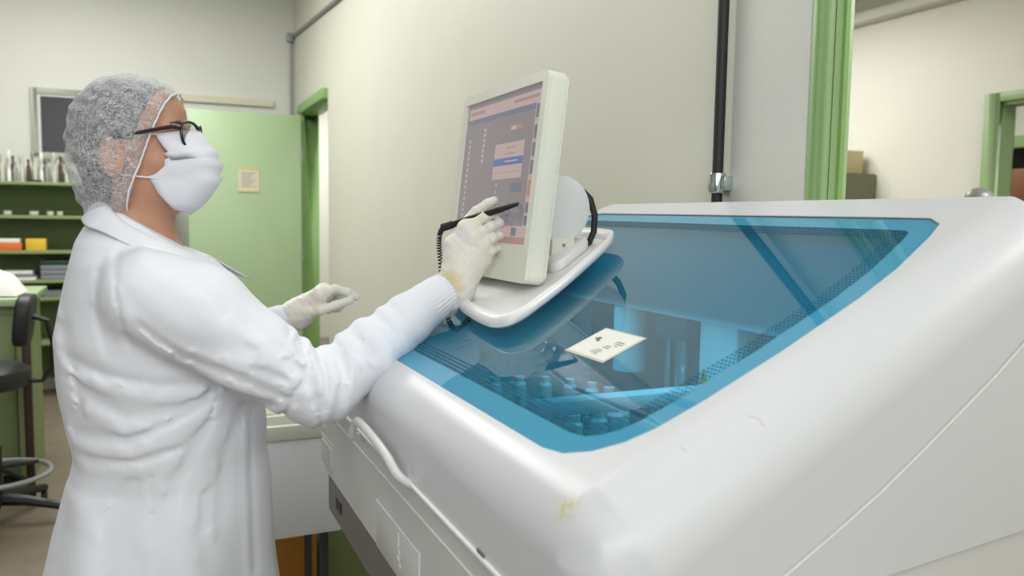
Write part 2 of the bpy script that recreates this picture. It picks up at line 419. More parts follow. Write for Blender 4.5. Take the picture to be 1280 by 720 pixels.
# --- near doorway, green frame with its grooves
d = MB()
d.box((1.085, 1.078, 0), (1.10, 1.122, 2.23)).box((1.085, -.1, 2.17), (1.10, 1.078, 2.23)).box((1.075, -.10, 0), (1.10, -.04, 2.17))
d.box((1.10, 1.082, 0), (1.147, 1.1215, 2.17)).box((1.10, -.0495, 0), (1.147, -.01, 2.17)).box((1.10, -.01, 2.14), (1.147, 1.082, 2.1695))
dn = struct('door_1', d, M['green'], bevel=.004)
struct('door_stop', MB().box((1.118, 1.074, 0), (1.128, 1.0818, 2.14)), M['green_dark'], parent=dn)
struct('frame_molding', MB().box((1.082, 1.083, 0), (1.085, 1.088, 2.22)).box((1.082, 1.104, 0), (1.085, 1.108, 2.22)), M['green_dark'], parent=dn)
# --- far doorway frame and its open leaf
d = MB()
d.box((1.06, 6.44, 0), (1.10, 6.53, 2.17)).box((1.06, 5.52, 2.14), (1.10, 6.53, 2.21)).box((1.10, 6.46, 0), (1.215, 6.5295, 2.1695)).box((1.10, 5.5205, 2.13), (1.215, 6.46, 2.1695))
dn2 = struct('door_2', d, M['green_dark'], bevel=.004)
leaf = MB().box((.245, 6.37, .01), (1.062, 6.41, 2.115)).build('door_leaf', M['green_door'], dn2, bevel=.004)
MB().lathe([(.008, 0), (.008, .05), (.022, .052), (.024, .07), (.012, .085)], (.32, 6.36, 1.02), 14, 'y').build('door_handle', M['grey'], leaf)
for z in (.35, 1.05, 1.8): MB().tube([(1.066, 6.362, z-.05), (1.066, 6.362, z+.05)], .008).build('hinge', M['grey'], leaf)
# pale strip of corridor wall with a hanging cable through the far doorway
struct('wall_corridor', MB().box((2.2, 4.4, 0), (2.3, 8.9, 2.86)), M['wall_far'])
# --- header strip over the leaf on the back wall
struct('trim_3', MB().box((.15, 6.90, 2.235), (.93, 6.93, 2.29)), M['paper_y'])
# --- doorway in the far room
d = MB().box((4.37, 3.06, 0), (4.40, 3.15, 2.10)).box((4.37, 2.15, 2.05), (4.40, 3.06, 2.10)).box((4.40, 3.07, 0), (4.53, 3.1495, 2.0795)).box((4.40, 2.1505, 2.03), (4.53, 3.07, 2.0795)).box((4.37, 2.1, 0), (4.40, 2.16, 2.06))
struct('door_3', d, M['green'], bevel=.004)
d = MB().box((6.56, 4.90, 0), (6.60, 5.05, 2.10)).box((6.56, 4.1, 2.0), (6.60, 4.90, 2.10)).box((6.60, 4.98, 0), (6.68, 5.0495, 2.0495))
dn4 = struct('door_4', d, M['green'], bevel=.004)
struct('door_leaf', MB().box((6.60, 4.60, .02), (6.63, 4.98, 2.04)), M['green'], parent=dn4)
struct('door_pane', MB().box((6.59, 4.66, 1.2), (6.60, 4.92, 1.95)), M['inside_w'], parent=dn4)

# --- window on the back wall
wf = MB().box((-.80, 6.895, 1.78), (-.755, 6.93, 2.26)).box((-.25, 6.895, 1.78), (-.205, 6.93, 2.26)).box((-.755, 6.895, 2.215), (-.25, 6.93, 2.26)).box((-.755, 6.895, 1.74), (-.25, 6.93, 1.79))
w1 = struct('window_1', wf, M['wpaint'], bevel=.004)
struct('window_sash', MB().box((-.755, 6.905, 1.79), (-.735, 6.93, 2.215)).box((-.27, 6.905, 1.79), (-.25, 6.93, 2.215)).box((-.735, 6.905, 2.2), (-.27, 6.93, 2.215)), M['white_front'], parent=w1)
struct('window_pane', MB().box((-.735, 6.918, 1.79), (-.27, 6.929, 2.2)), M['darkglass'], parent=w1)

# --- conduits and pipes
cn = thing('wall_conduit', 'thin grey electrical conduit running down the room corner above the open green door', 'conduit', (1.07, 6.9, 0))
MB().tube([(0, 0, .02), (0, 0, 2.79)], .010).build('vertical_pipe', M['grey'], cn)
MB().box((-.028, -.03, 2.77), (.028, .03, 2.84)).build('junction_box', M['grey'], cn, bevel=.006)
MB().tube([(.012, -.02, 2.81), (.012, -1.8, 2.695), (.012, -4.5, 2.60)], .012).build('sloping_pipe', M['grey'], cn)
bp = thing('black_wall_pipe', 'black vertical pipe fixed to the wall behind the blue-lidded instrument', 'pipe', (1.072, 1.353, 0))
MB().tube([(0, 0, .3), (0, 0, 3.27)], .0112, 14).build('pipe', M['black_rub'], bp)
MB().lathe([(.0165, 1.409), (.0175, 1.412), (.0175, 1.447), (.0165, 1.450)], (0, 0, 0), 20).build('clamp_sleeve', M['chrome'], bp)
MB().box((-.006, -.030, 1.414), (.028, .026, 1.444)).build('clamp_bracket', M['chrome'], bp, bevel=.004)
cb = MB(); pts = [(1.235, 6.1, 2.12), (1.232, 6.02, 2.0), (1.232, 5.98, 1.7), (1.232, 5.97, 1.3), (1.232, 5.98, .7), (1.232, 5.98, .05)]
cb.tube(pts, .008, 8); cb.box((1.222, 5.955, 1.32), (1.25, 5.995, 1.40))
tag(cb.build('hanging_cable', M['grey']), 'grey cable hanging behind the far green doorway jamb', 'cable')

# --- notice on the open door leaf
nt_ = thing('door_notice', 'small taped paper notice on the open green door', 'notice', (.672, 6.366, 1.61))
MB().box((-.075, -.001, -.085), (.075, .002, .085)).build('sheet', M['paper_y'], nt_)
for z in (.078, -.09): MB().box((-.078, -.003, z), (.078, -.001, z+.012)).build('tape', M['tape'], nt_)
g = MB()
for i in range(7): g.box((-.055, -.002, .05-i*.017), (.055-.02*(i % 3), -.001, .056-i*.017))
g.build('writing', M['ink'], nt_)

# ================================================================== LEFT BACKGROUND FURNITURE
su = thing('shelf_unit', 'long olive green open shelving unit against the back wall', 'shelving', (-1.2, 6.5, 0))
SZ = [.10, .40, .72, .845, 1.053, 1.30, 1.535]
for z in SZ[1:]: MB().box((-.70, 0, z), (1.30, .42, z+.022)).build('shelf', M['green_shelf'], su, bevel=.002)
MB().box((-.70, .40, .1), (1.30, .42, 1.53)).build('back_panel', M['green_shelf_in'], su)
for x in (-.72, 1.30): MB().box((x, 0, 0), (x+.025, .42, 1.557)).build('side_panel', M['green_shelf'], su)
# row of small bottles and brushes on top
def bottle(i, x, y, h, m, kind):
    z = 1.557
    if kind == 0:
        prof = [(.014, 0), (.015, .004), (.015, h*.62), (.007, h*.76), (.007, h*.9), (.009, h*.9), (.009, h)]
        nm, lb, ct = 'reagent_bottle', 'small narrow reagent bottle in the row on top of the green shelving', 'bottle'
    else:
        prof = [(.012, 0), (.012, h*.35), (.004, h*.42), (.004, h*.66), (.011, h*.72), (.013, h*.9), (.006, h)]
        nm, lb, ct = 'bottle_brush', 'upright bottle brush in the row on top of the green shelving', 'brush'
    o = MB().lathe(prof, (0, 0, 0), 10).build(nm, m); o.location = (x, y, z)
    tag(o, lb, ct, 'bottles on top of the green shelving' if kind == 0 else 'brushes on top of the green shelving')
for i in range(26):
    x = -1.02+i*.0195+random.uniform(-.004, .004); k = 1 if i in (3, 6, 9, 13, 16, 20, 23) else 0
    h = random.uniform(.13, .19) if k == 0 else random.uniform(.19, .26)
    bottle(i, x, 6.56+(i % 2)*.075+random.uniform(0, .02), h, [M['bottle'], M['paper'], M['bottle_d'], M['grey'], M['bottle']][i % 5], k)
tag(MB().box((-.795, 6.515, 1.557), (-.70, 6.54, 1.572)).build('black_tray', M['black'], bevel=.003), 'flat little black tray at the front edge of the top shelf', 'tray')
# shelf contents
tag(MB().box((-.815, 6.53, 1.0756), (-.69, 6.62, 1.158)).build('yellow_box', M['yellow'], bevel=.003), 'yellow carton on the third green shelf', 'box')
tag(MB().box((-1.02, 6.53, 1.0755), (-.84, 6.62, 1.13)).build('orange_box', M['orange'], bevel=.003), 'orange and white carton beside the yellow carton', 'box')
tag(MB().box((-1.01, 6.535, 1.1305), (-.85, 6.62, 1.158)).build('white_carton', M['paper'], bevel=.003), 'thin white carton lying on the orange carton', 'box')
for i, (x, r) in enumerate([(-.76, .03), (-.66, .022), (-.92, .026), (-.60, .02)]):
    o = MB().lathe([(r*.7, 0), (r, .004), (r*1.05, .03), (r, .03), (r*.65, .006)], (0, 0, 0), 16).build('glass_dish', M['bottle']); o.location = (x, 6.56, 1.3226)
    tag(o, 'small pale glass dish on the second green shelf', 'dish', 'glass dishes on the second shelf')
for i in range(4):
    o = MB().box((-.73, 6.53, .8675+i*.035), (-.49, 6.75, .8995+i*.035)).build('binder', M['binder'] if i < 3 else M['binder_g'], bevel=.003)
    tag(o, ['grey binder, lowest of the stack on the shelf under the cartons', 'grey binder second from the bottom of the stack', 'grey binder just under the dark green binder', 'dark green binder lying on top of the stack of grey binders'][i], 'binder')
for i in range(3):
    o = MB().box((-.98+i*.01, 6.52, .8675+i*.022), (-.76-i*.01, 6.72, .8875+i*.022)).build('paper_pile', M['paper'] if i != 1 else M['binder'])
    tag(o, ['bottom white folder of papers left of the grey binders', 'grey folder in the pile of papers left of the binders', 'white folder on top of the papers left of the binders'][i], 'papers')
tag(MB().box((-.72, 6.54, .743), (-.49, 6.8, .79)).build('storage_carton', M['binder'], bevel=.003), 'low grey carton on the shelf below the binders', 'box')
tag(MB().box((-.62, 6.52, .001), (-.30, 6.92, .395)).build('floor_cabinet', M['wall_light'], bevel=.004), 'pale low cabinet on the floor below the green shelving', 'cabinet')

bn = thing('work_bench', 'pale green workbench at the left edge with cabinet below', 'bench', (-1.4, 4.6, 0))
MB().box((-.6, -.25, .905), (.86, .5, .94)).build('benchtop', M['green_door'], bn, bevel=.004)
MB().box((-.55, -.18, .08), (.80, .45, .905)).build('cabinet', M['green_shelf'], bn, bevel=.004)
for x in (-.5, -.05, .39): MB().box((x, -.195, .14), (x+.40, -.18, .86)).build('cabinet_door', M['green_shelf'], bn, bevel=.004)
MB().box((.80, -.22, 0), (.83, .42, .905)).build('side_panel', M['green_shelf'], bn)
tag(MB().box((-.565, 4.27, 0), (-.53, 4.305, .9)).build('wooden_post', M['brown'], bevel=.004), 'dark brown upright post at the end of the green bench', 'post')
pp = MB(); pp.add([(-.80, 4.45, .95), (-.60, 4.42, .945), (-.58, 4.7, .945), (-.80, 4.7, .95), (-.80, 4.52, 1.10), (-.66, 4.50, 1.05), (-.64, 4.7, 1.03), (-.8, 4.7, 1.1)], [(0, 1, 2, 3), (4, 7, 6, 5), (0, 4, 5, 1), (1, 5, 6, 2), (2, 6, 7, 3), (3, 7, 4, 0)])
tag(pp.build('white_binder', M['paper'], bevel=.004), 'white folder standing open on the green bench', 'folder')

# drafting chair
ch = thing('drafting_chair', 'black vinyl drafting chair with a foot ring and star base', 'chair', (-.64, 3.97, 0), rz=0)
def disc_pad(c, r, t, ax):
    m = MB(); m.lathe([(r*.86, -t/2), (r*.97, -t*.35), (r, 0), (r*.97, t*.35), (r*.86, t/2)], c, 28, ax); return m
disc_pad((-.05, 0, .645), .20, .09, 'z').build('seat', M['chairfab'], ch)
m_ = MB(); m_.prism(rounded([(-.11, -.11), (.11, -.11), (.13, .11), (-.13, .11)], .09, 8), (-.03, .03), lambda u, v, h_: (.13+h_+v*.12, u*1.0, .885+v))
m_.build('backrest', M['chairfab'], ch, bevel=.015, seg=3)
MB().tube([(.10, 0, .62), (.19, 0, .62), (.225, 0, .67), (.235, 0, .78), (.215, 0, .88), (.16, 0, .90)], .012).build('back_bracket', M['black'], ch)
MB().tube([(0, 0, .10), (0, 0, .34)], .028).tube([(0, 0, .34), (0, 0, .6)], .016).build('column', M['black'], ch)
rg = MB(); rg.tube([(.21*math.cos(a), .21*math.sin(a), .22) for a in [2*PI*i/36 for i in range(37)]], .011, 8, cap=False).build('foot_ring', M['grey'], ch)
sp = MB()
for k in range(4): a = PI/4+k*PI/2; sp.tube([(0, 0, .25), (.21*math.cos(a), .21*math.sin(a), .22)], .010, 8)
sp.build('ring_strut', M['black'], ch)
for k in range(5):
    a = 2*PI*k/5-.25; cx_, sy_ = math.cos(a), math.sin(a)
    leg = MB().tube([(0, 0, .11), (.12*cx_, .12*sy_, .10), (.29*cx_, .29*sy_, .065)], [.03, .024, .018], 8).build('leg', M['black'], ch)
    MB().lathe([(.022, -.012), (.025, -.006), (.025, .006), (.022, .012)], (.285*cx_, .285*sy_, .0255), 14, 'x').build('caster', M['black'], leg)

# white dispenser box by the instrument's far end, on a green cabinet
wb = thing('dispenser_box', 'white open-topped box unit with a teal clip beside the far end of the instrument', 'box', (.30, 2.18, 0))
q = MB(); q.add([(-.12, 0, .745), (.120, 0, .745), (.130, .30, .745), (-.12, .30, .745), (-.12, -.05, .49), (.158, -.05, .49), (.150, .30, .49), (-.12, .30, .49)], [(0, 1, 2, 3), (4, 7, 6, 5), (0, 4, 5, 1), (1, 5, 6, 2), (2, 6, 7, 3), (3, 7, 4, 0)])
q.build('housing', M['coat'], wb, bevel=.006)
q = MB().box((-.12, -.008, .745), (.122, .012, .785)).box((-.12, .285, .745), (.128, .30, .90)).box((.098, .012, .745), (.122, .285, .83)).box((-.12, .012, .745), (-.09, .285, .82)).box((-.12, .05, .745), (.09, .07, .80))
q.build('rim', M['mon'], wb, bevel=.004)
MB().box((.062, .10, .746), (.075, .12, .86)).box((.072, .10, .746), (.088, .12, .80)).build('clip', M['teal'], wb, bevel=.002)
q = MB(); q.add([(-.03, .08, .80), (.045, .08, .795), (.06, .27, .89), (-.06, .27, .89)], [(0, 1, 2, 3)]); q.build('paper_sheet', M['paper_y'], wb)
for x in (-.105, .12):
    for y in (.01, .27): MB().tube([(x, y, 0), (x, y, .50)], .012, 8).build('leg', M['dgrey'], wb)
tag(MB().box((.22, 2.52, .001), (.46, 2.80, .335)).build('amber_carton', M['amber'], bevel=.004), 'amber coloured carton on the floor under the white box unit', 'box')
tag(MB().box((.49, 2.62, .001), (1.05, 3.05, .60)).build('green_cupboard', M['green_shelf'], bevel=.004), 'low olive green cupboard on the floor beyond the instrument', 'cupboard')

# ================================================================== RIGHT ROOM CONTENTS
cb_ = thing('open_cupboard', 'olive grey open-fronted cupboard against the far room wall', 'cupboard', (4.15, 4.0, 0))
q = MB(); q.box((-.22, -.10, 0), (.24, -.08, 1.68)).box((-.22, .38, 0), (.24, .40, 1.68)).box((-.22, -.08, 1.66), (.24, .38, 1.68)).box((.22, -.08, 0), (.24, .38, 1.66)).box((-.22, -.08, 1.52), (.22, .38, 1.535)).box((-.22, -.08, .7), (.22, .38, .72))
q.build('carcass', M['olive'], cb_)
tag(MB().box((3.98, 4.02, 1.5355), (4.2, 4.08, 1.59)).build('white_packet', M['paper'], bevel=.004), 'white packet inside the olive grey cupboard', 'packet')
tag(MB().box((4.1, 3.975, 1.681), (4.35, 4.13, 1.835)).build('beige_carton', M['beige'], bevel=.004), 'beige carton on top of the olive grey cupboard', 'box')
st = thing('rounded_post', 'grey post with a domed head beyond the instrument in the next room', 'post', (3.0, 2.16, -.012))
MB().lathe([(.03, 1.44), (.052, 1.46), (.052, 1.475), (.046, 1.492), (.03, 1.506), (.01, 1.513)], (0, 0, 0), 24).build('dome', M['grey'], st)
MB().tube([(0, 0, .013), (0, 0, 1.45)], .03).lathe([(.16, .013), (.16, .03), (.03, .04)], (0, 0, 0), 20).build('pole', M['grey'], st)
cx = thing('cardboard_box', 'brown cardboard box with a white label seen through the far doorway', 'box', (5.4, 3.66, 0))
MB().box((-.14, -.16, 1.40), (.26, .16, 1.73)).build('carton', M['card'], cx, bevel=.004)
MB().box((-.143, .02, 1.56), (-.14, .09, 1.68)).box((-.143, -.02, 1.70), (-.14, .09, 1.72)).build('label', M['paper'], cx)
q = MB()
for i in range(3): q.box((-.145, .03, 1.64-i*.025), (-.143, .08, 1.65-i*.025))
q.build('print', M['ink_d'], cx)
tk = thing('side_table', 'plain wooden table holding the brown cardboard box', 'table', (5.4, 3.58, 0))
MB().box((-.3, -.4, 1.36), (.5, .4, 1.398)).build('tabletop', M['card'], tk)
for x in (-.27, .44):
    for y in (-.37, .34): MB().box((x, y, 0), (x+.03, y+.03, 1.36)).build('leg', M['card'], tk)

# ================================================================== INSTRUMENT
SL = .432; NL = math.sqrt(1+SL*SL)
def gz(x, off=0): return 1.1084+(x-.368)*SL+off*NL      # height of the lid plane
an = thing('clinical_analyzer', 'large white laboratory analyzer with a sloping blue glass lid', 'analyzer', (0, 0, 0))
YA, YB = .54, 1.74
GO = [(.368, 1.62), (.368, .735), (.374, .700), (.392, .673), (.418, .655), (.448, .6465), (.502, .6440), (.603, .6475), (.726, .6595), (.80, .6735), (.888, .7010), (.925, .717), (.942, .745), (.944, .80), (.950, 1.188), (.957, 1.62), (.95, 1.66), (.40, 1.66), (.375, 1.65)]
def inset(poly, d):
    n = len(poly); out = []
    cx_ = sum(p[0] for p in poly)/n; cy_ = sum(p[1] for p in poly)/n
    for i in range(n):
        p0 = Vector(poly[i-1]); p = Vector(poly[i]); p1 = Vector(poly[(i+1) % n])
        a = (p-p0).normalized(); b = (p1-p).normalized()
        na = Vector((-a.y, a.x)); nb = Vector((-b.y, b.x)); q = (na+nb).normalized()
        out.append(tuple(p+q*(d/max(.5, q.dot(na)))))
    return out
SCR1 = [(.5202, 1.1639), (.5279, 1.1622), (.5289, 1.156)]; SCR2 = [(.446, 1.1394), (.4485, 1.1371)]
# hood: swept profile with generous round edges, window opening cut through its sloping top
bm = bmesh.new()
prof = [(.32, .980), (.32, gz(.32, .003)), (1.035, gz(1.035, .003)), (1.035, .980)]
YS = lambda x: YA+.105*(x-.32)                     # the near end wall runs slightly askew
A = [bm.verts.new((x, YS(x), z)) for x, z in prof]; Bv = [bm.verts.new((x, YB, z)) for x, z in prof]
bm.faces.new(A); bm.faces.new(Bv[::-1])
for i in range(4): bm.faces.new((A[i], Bv[i], Bv[(i+1) % 4], A[(i+1) % 4]))
bmesh.ops.recalc_face_normals(bm, faces=bm.faces)
wl = bm.edges.layers.float.new('bevel_weight_edge')
for e in bm.edges:
    z = [v.co.z for v in e.verts]; x = [v.co.x for v in e.verts]; y = [v.co.y for v in e.verts]
    if max(z) < .985: continue
    if min(z) < .985: e[wl] = .95 if x[0] < .5 else .8
    elif x[0] == x[1]: e[wl] = .62 if x[0] < .5 else .45
    else: e[wl] = 1.0
me = bpy.data.meshes.new('hood'); bm.to_mesh(me); bm.free()
STAIN = (.3385, .6248, 1.0897)
me.materials.append(hood_mat())
hood = link(bpy.data.objects.new('hood', me), an)
bv = hood.modifiers.new('b', 'BEVEL'); bv.width = .078; bv.segments = 12; bv.limit_method = 'WEIGHT'; bv.profile = .5; bv.use_clamp_overlap = True
def cutter(poly, z0, z1):
    o = MB().prism(poly, (z0, z1), lambda u, v, h_: (u, v, h_)).build('cut', M['inside'], smooth=False); return o
gi = inset(GO, -.0015) if False else GO
c1 = cutter(GO, .6, 1.7)
b1 = hood.modifiers.new('c', 'BOOLEAN'); b1.operation = 'DIFFERENCE'; b1.object = c1; b1.solver = 'EXACT'
def bake(o, cutters=()):
    bpy.context.view_layer.update()
    dg = bpy.context.evaluated_depsgraph_get(); ev = o.evaluated_get(dg)
    nm = bpy.data.meshes.new_from_object(ev); o.modifiers.clear(); o.data = nm
    b = bmesh.new(); b.from_mesh(nm)
    for f in b.faces: f.smooth = True
    for e in b.edges:
        if len(e.link_faces) == 2 and e.calc_face_angle(0) > .5: e.smooth = False
    b.to_mesh(nm); b.free()
    for c in cutters: bpy.data.objects.remove(c)
bake(hood, (c1,))
wn = hood.modifiers.new('w', 'WEIGHTED_NORMAL'); wn.keep_sharp = True; wn.weight = 100
# lower body with the tub of the working area sunk into it
bm = bmesh.new()
lo = MB().prism(rounded([(.3235, YA+.003), (1.03, YS(1.03)+.003), (1.03, YB-.003), (.3235, YB-.003)], [.074, .06, .06, .074], 10), (.816, .9785), lambda u, v, h_: (u, v, h_)).build('lower_body', M['white_front'], an)
c3 = MB().box((.40, .70, .90), (.955, 1.63, 1.2)).build('cut3', M['inside'], smooth=False)
b3 = lo.modifiers.new('c', 'BOOLEAN'); b3.operation = 'DIFFERENCE'; b3.object = c3; b3.solver = 'EXACT'
bake(lo, (c3,))
# seam line, notch, panels on the front
MB().box((.3222, .62, .9435), (.3236, 1.735, .9452)).build('panel_seam', M['white_line'], an)
MB().box((.3165, .62, .9785), (.3236, 1.70, .9835)).build('hood_lip', M['white_line'], an, bevel=.0015)
MB().box((.3180, .772, .9845), (.3215, .792, .9885)).build('latch_notch', M['dark_line'], an)
ap = MB().box((.3205, 1.005, .8175), (.3236, 1.234, .8955)).build('access_panel', M['white_front'], an, bevel=.0012)
MB().box((.3195, 1.006, .8945), (.3206, 1.234, .8965)).box((.3195, 1.004, .8175), (.3206, 1.0065, .8965)).build('panel_edge', M['white_line'], ap)
q = MB().box((.3198, 1.104, .866), (.3206, 1.108, .888)).box((.3198, 1.098, .856), (.3206, 1.106, .862)).box((.3198, 1.102, .8455), (.3206, 1.110, .8515)).box((.3198, 1.094, .838), (.3206, 1.102, .843))
q.build('moulded_mark', M['white_line'], ap)
rp = MB().box((.3225, 1.585, .826), (.3237, 1.705, .889)).build('end_recess', M['white_front'], an, bevel=.0005)
q = MB().box((.3216, 1.600, .838), (.3226, 1.602, .876)).box((.3216, 1.600, .875), (.3226, 1.69, .877)).build('recess_edge', M['white_line'], rp)
# handle
q = MB()
P_ = [(.322, 1.335, .972), (.300, 1.315, .982), (.297, 1.278, 1.014), (.297, 1.23, 1.020), (.297, 1.17, 1.018), (.297, 1.115, 1.014), (.299, 1.080, 1.006), (.304, 1.052, .992), (.322, 1.046, .978)]
pv = []
for i in range(len(P_)-1):
    for k in range(4):
        t = k/4; a, b = Vector(P_[i]), Vector(P_[i+1]); p_ = Vector(P_[max(i-1, 0)]); n_ = Vector(P_[min(i+2, len(P_)-1)])
        pv.append(.5*((2*a)+(b-p_)*t+(2*p_-5*a+4*b-n_)*t*t+(3*a-p_-3*b+n_)*t**3))
pv.append(Vector(P_[-1]))
n_s = len(pv); V = []; F = []
for i, p in enumerate(pv):
    t = (pv[min(i+1, n_s-1)]-pv[max(i-1, 0)]).normalized(); up_ = Vector((0, 0, 1)) if abs(t.z) < .9 else Vector((0, 1, 0)); s_ = t.cross(Vector((1, 0, 0.0001))); s_ = s_.normalized() if s_.length > .1 else Vector((0, 0, 1)); u_ = t.cross(s_).normalized()
    for k in range(12):
        a = 2*PI*k/12; V.append(p+s_*math.cos(a)*.0082+u_*math.sin(a)*.0062)
for i in range(n_s-1):
    for k in range(12): F.append((i*12+k, i*12+(k+1) % 12, (i+1)*12+(k+1) % 12, (i+1)*12+k))
F += [tuple(range(12))[::-1], tuple((n_s-1)*12+k for k in range(12))]
q.add(V, F).build('handle', M['white_pl'], an)
# kick band and stand
MB().prism(rounded([(.324, YA+.02), (1.0, YA+.02), (1.0, YB-.06), (.324, YB-.06)], .05, 6), (.742, .816), lambda u, v, h_: (u, v, h_)).build('base_band', M['base_grey'], an)
MB().box((.3225, 1.515, .770), (.3245, 1.56, .792)).build('band_slot', M['black'], an)
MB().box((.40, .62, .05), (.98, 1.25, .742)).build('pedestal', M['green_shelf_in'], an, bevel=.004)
for x in (.45, .93):
    for y in (.66, 1.2): MB().lathe([(.02, 0), (.02, .05)], (x, y, 0), 12).build('foot', M['black'], an)
# seam of the side cover
from mathutils.bvhtree import BVHTree
b = bmesh.new(); b.from_mesh(hood.data); HB = BVHTree.FromBMesh(b); b.free()
def onside(x, z, off=.0008):
    h_ = HB.ray_cast(Vector((x, .2, z)), Vector((0, 1, 0)))
    return (x, h_[0].y-off, z) if h_[0] else (x, YS(x), z)
q = MB(); sp_ = [onside(x, z) for x, z in [(.45, .984), (.5453, 1.0195), (.6083, 1.0429+.003), (.6801, 1.0775), (.7444, 1.1105), (.8132, 1.1474), (.872, 1.1791), (.9325, 1.2158), (.975, 1.245)]]
q.tube(sp_, .0016, 6).build('side_seam', M['grey_line'], an)
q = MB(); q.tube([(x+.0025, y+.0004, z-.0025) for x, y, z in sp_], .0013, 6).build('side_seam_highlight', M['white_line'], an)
# scratches
MB().tube([onside(x, z, .0001) for x, z in SCR1], .0004, 5).build('scratch', M['grey_line'], an)
MB().tube([onside(x, z, .0001) for x, z in SCR2], .0004, 5).build('scratch', M['grey_line'], an)

# glass lid: clear pane, printed blue border, dotted transition
def flat(name, outer, inner, off, m, parent, back=False):
    n = len(outer); V = [(u, v, gz(u, off)) for u, v in outer]+([(u, v, gz(u, off)) for u, v in inner] if inner else [])
    F = [(i, (i+1) % n, n+(i+1) % n, n+i) for i in range(n)] if inner else [tuple(range(n))]
    return mesh(name, V, F, m, parent)
def dens(poly):
    out = []
    for i in range(len(poly)):
        a = Vector(poly[i]); b = Vector(poly[(i+1) % len(poly)]); k = max(1, int((b-a).length/.04))
        for j in range(k): out.append(tuple(a+(b-a)*j/k))
    return out
G0 = rounded(GO, [.03]+[.004]*14+[.03, .01, .01, .01], 3); G1 = inset(GO, .034); G2 = inset(GO, .060)
G3 = inset(GO, .02)
flat('lid_ledge', GO, G3, -.004, M['white_pl'], an)
lid = flat('glass_lid', G0, None, 0, M['glass'], an)
flat('blue_border', GO, G1, .0004, M['border'], lid)
flat('dotted_band', G1, G2, .0004, M['frit'], lid)
# gasket line around the glass
q = MB(); ring = [(u, v, gz(u, .0012)) for u, v in GO]; ring.append(ring[0]); q.tube(ring, .0012, 6, cap=False).build('gasket', M['base_grey'], lid)

# sticker card lying on the glass
cd_ = thing('printed_card', 'small laminated white printed card stuck on the blue glass lid', 'card', (.5165+.0, .0, 0))
cd_.location = (0, 0, 0)
def gp(x, y, off): return (x, y, gz(x, off))
def gq(mb, x0, x1, y0, y1, o0, o1): return mb.prism([(x0, y0), (x1, y0), (x1, y1), (x0, y1)], (o0, o1), lambda u, v, h_: gp(u, v, h_))
x0, x1, y0, y1 = .513, .576, .859, .959
gq(MB(), x0-.001, x1+.001, y0-.001, y1+.001, .0004, .0009).build('clear_sleeve', M['bottle'], cd_)
gq(MB(), x0+.002, x1-.002, y0+.003, y1-.003, .0009, .0014).build('card_sheet', M['paper'], cd_)
q = MB()
for (a, b, c, d_) in [(.553, .5555, .875, .893), (.549, .551, .873, .892), (.545, .5465, .878, .886), (.541, .543, .888, .900), (.537, .539, .887, .902), (.531, .5325, .893, .906), (.5275, .529, .89, .91), (.524, .5255, .893, .912), (.521, .522, .890, .902)]:
    gq(q, a, b, c, d_, .0014, .0016)
q.build('print', M['ink'], cd_)
q = MB(); gq(q, .549, .555, .931, .940, .0014, .0016); gq(q, .546, .549, .927, .936, .0014, .0016); gq(q, .550, .552, .941, .945, .0014, .0016); q.build('emblem', M['ink_d'], cd_)

# working area under the lid
tub = MB().box((.402, .702, .901), (.953, 1.628, .908)).build('tub_floor', M['inside'], an)
MB().prism([(.80, gz(.80)-.105), (.948, gz(.948)-.155), (.948, gz(.948)-.02), (.93, gz(.93)-.02)], (.71, 1.62), lambda u, v, h_: (u, h_, v)).build('inner_cover', M['inside_w'], an)
MB().box((.935, .71, .908), (.95, 1.62, 1.19)).build('rear_panel', M['dgrey'], an)
q = MB()
q.lathe([(.20, 0), (.205, .006), (.205, .05), (.19, .062), (.05, .064), (.03, .075)], (.615, 1.28, .908), 48).build('reagent_carousel', M['dgrey'], an)
car = bpy.data.objects['reagent_carousel']
for k in range(20):
    a = 2*PI*k/20
    t_ = MB().lathe([(.014, 0), (.014, .05), (.009, .056), (.010, .066)], (.615+.165*math.cos(a), 1.28+.165*math.sin(a), .970), 12).build('reagent_vial', M['inside_w'], car)
for k in range(14):
    a = 2*PI*k/14
    MB().lathe([(.006, 0), (.006, .035), (.007, .037)], (.615+.11*math.cos(a), 1.28+.11*math.sin(a), .971), 8).build('sample_tube', M['teal'], car)
q = MB().lathe([(.13, 0), (.135, .004), (.135, .05), (.12, .056), (.02, .06)], (.585, .90, .908), 40).build('reaction_disc', M['base_grey'], an)
# transfer arms, posts, boxes
MB().lathe([(.032, 0), (.032, .12), (.030, .125)], (.845, 1.315, 1.06), 24).build('pump_cylinder', M['inside_w'], an)
m1 = MB().box((.815, 1.095, 1.145), (.875, 1.19, 1.205)).build('motor_block', M['dgrey'], an, bevel=.008)
q = MB().tube([(.83, 1.165, .91), (.83, 1.165, 1.15)], .006).tube([(.83, 1.125, .91), (.83, 1.125, 1.15)], .012).build('guide_rod', M['chrome'], an)
MB().box((.85, 1.09, .908), (.875, 1.13, 1.15)).build('slide_rail', M['base_grey'], an)
pc = MB().box((.83, .985, .908), (.90, 1.085, 1.205)).build('pillar_cover', M['inside_w'], an, bevel=.012)
q = MB(); s_ = .022; cy0, cz0 = 1.064, 1.094
q.add([(.8285, cy0-s_*.6, cz0-s_*.5), (.8285, cy0+s_*.6, cz0-s_*.5), (.8285, cy0, cz0+s_*.6)], [(0, 1, 2)]); q.build('warning_triangle', M['yellow'], pc)
q = MB(); q.add([(.8279, cy0-.002, cz0+.003), (.8279, cy0+.002, cz0+.003), (.8279, cy0, cz0-.006)], [(0, 1, 2)]); q.build('warning_symbol', M['black'], pc)
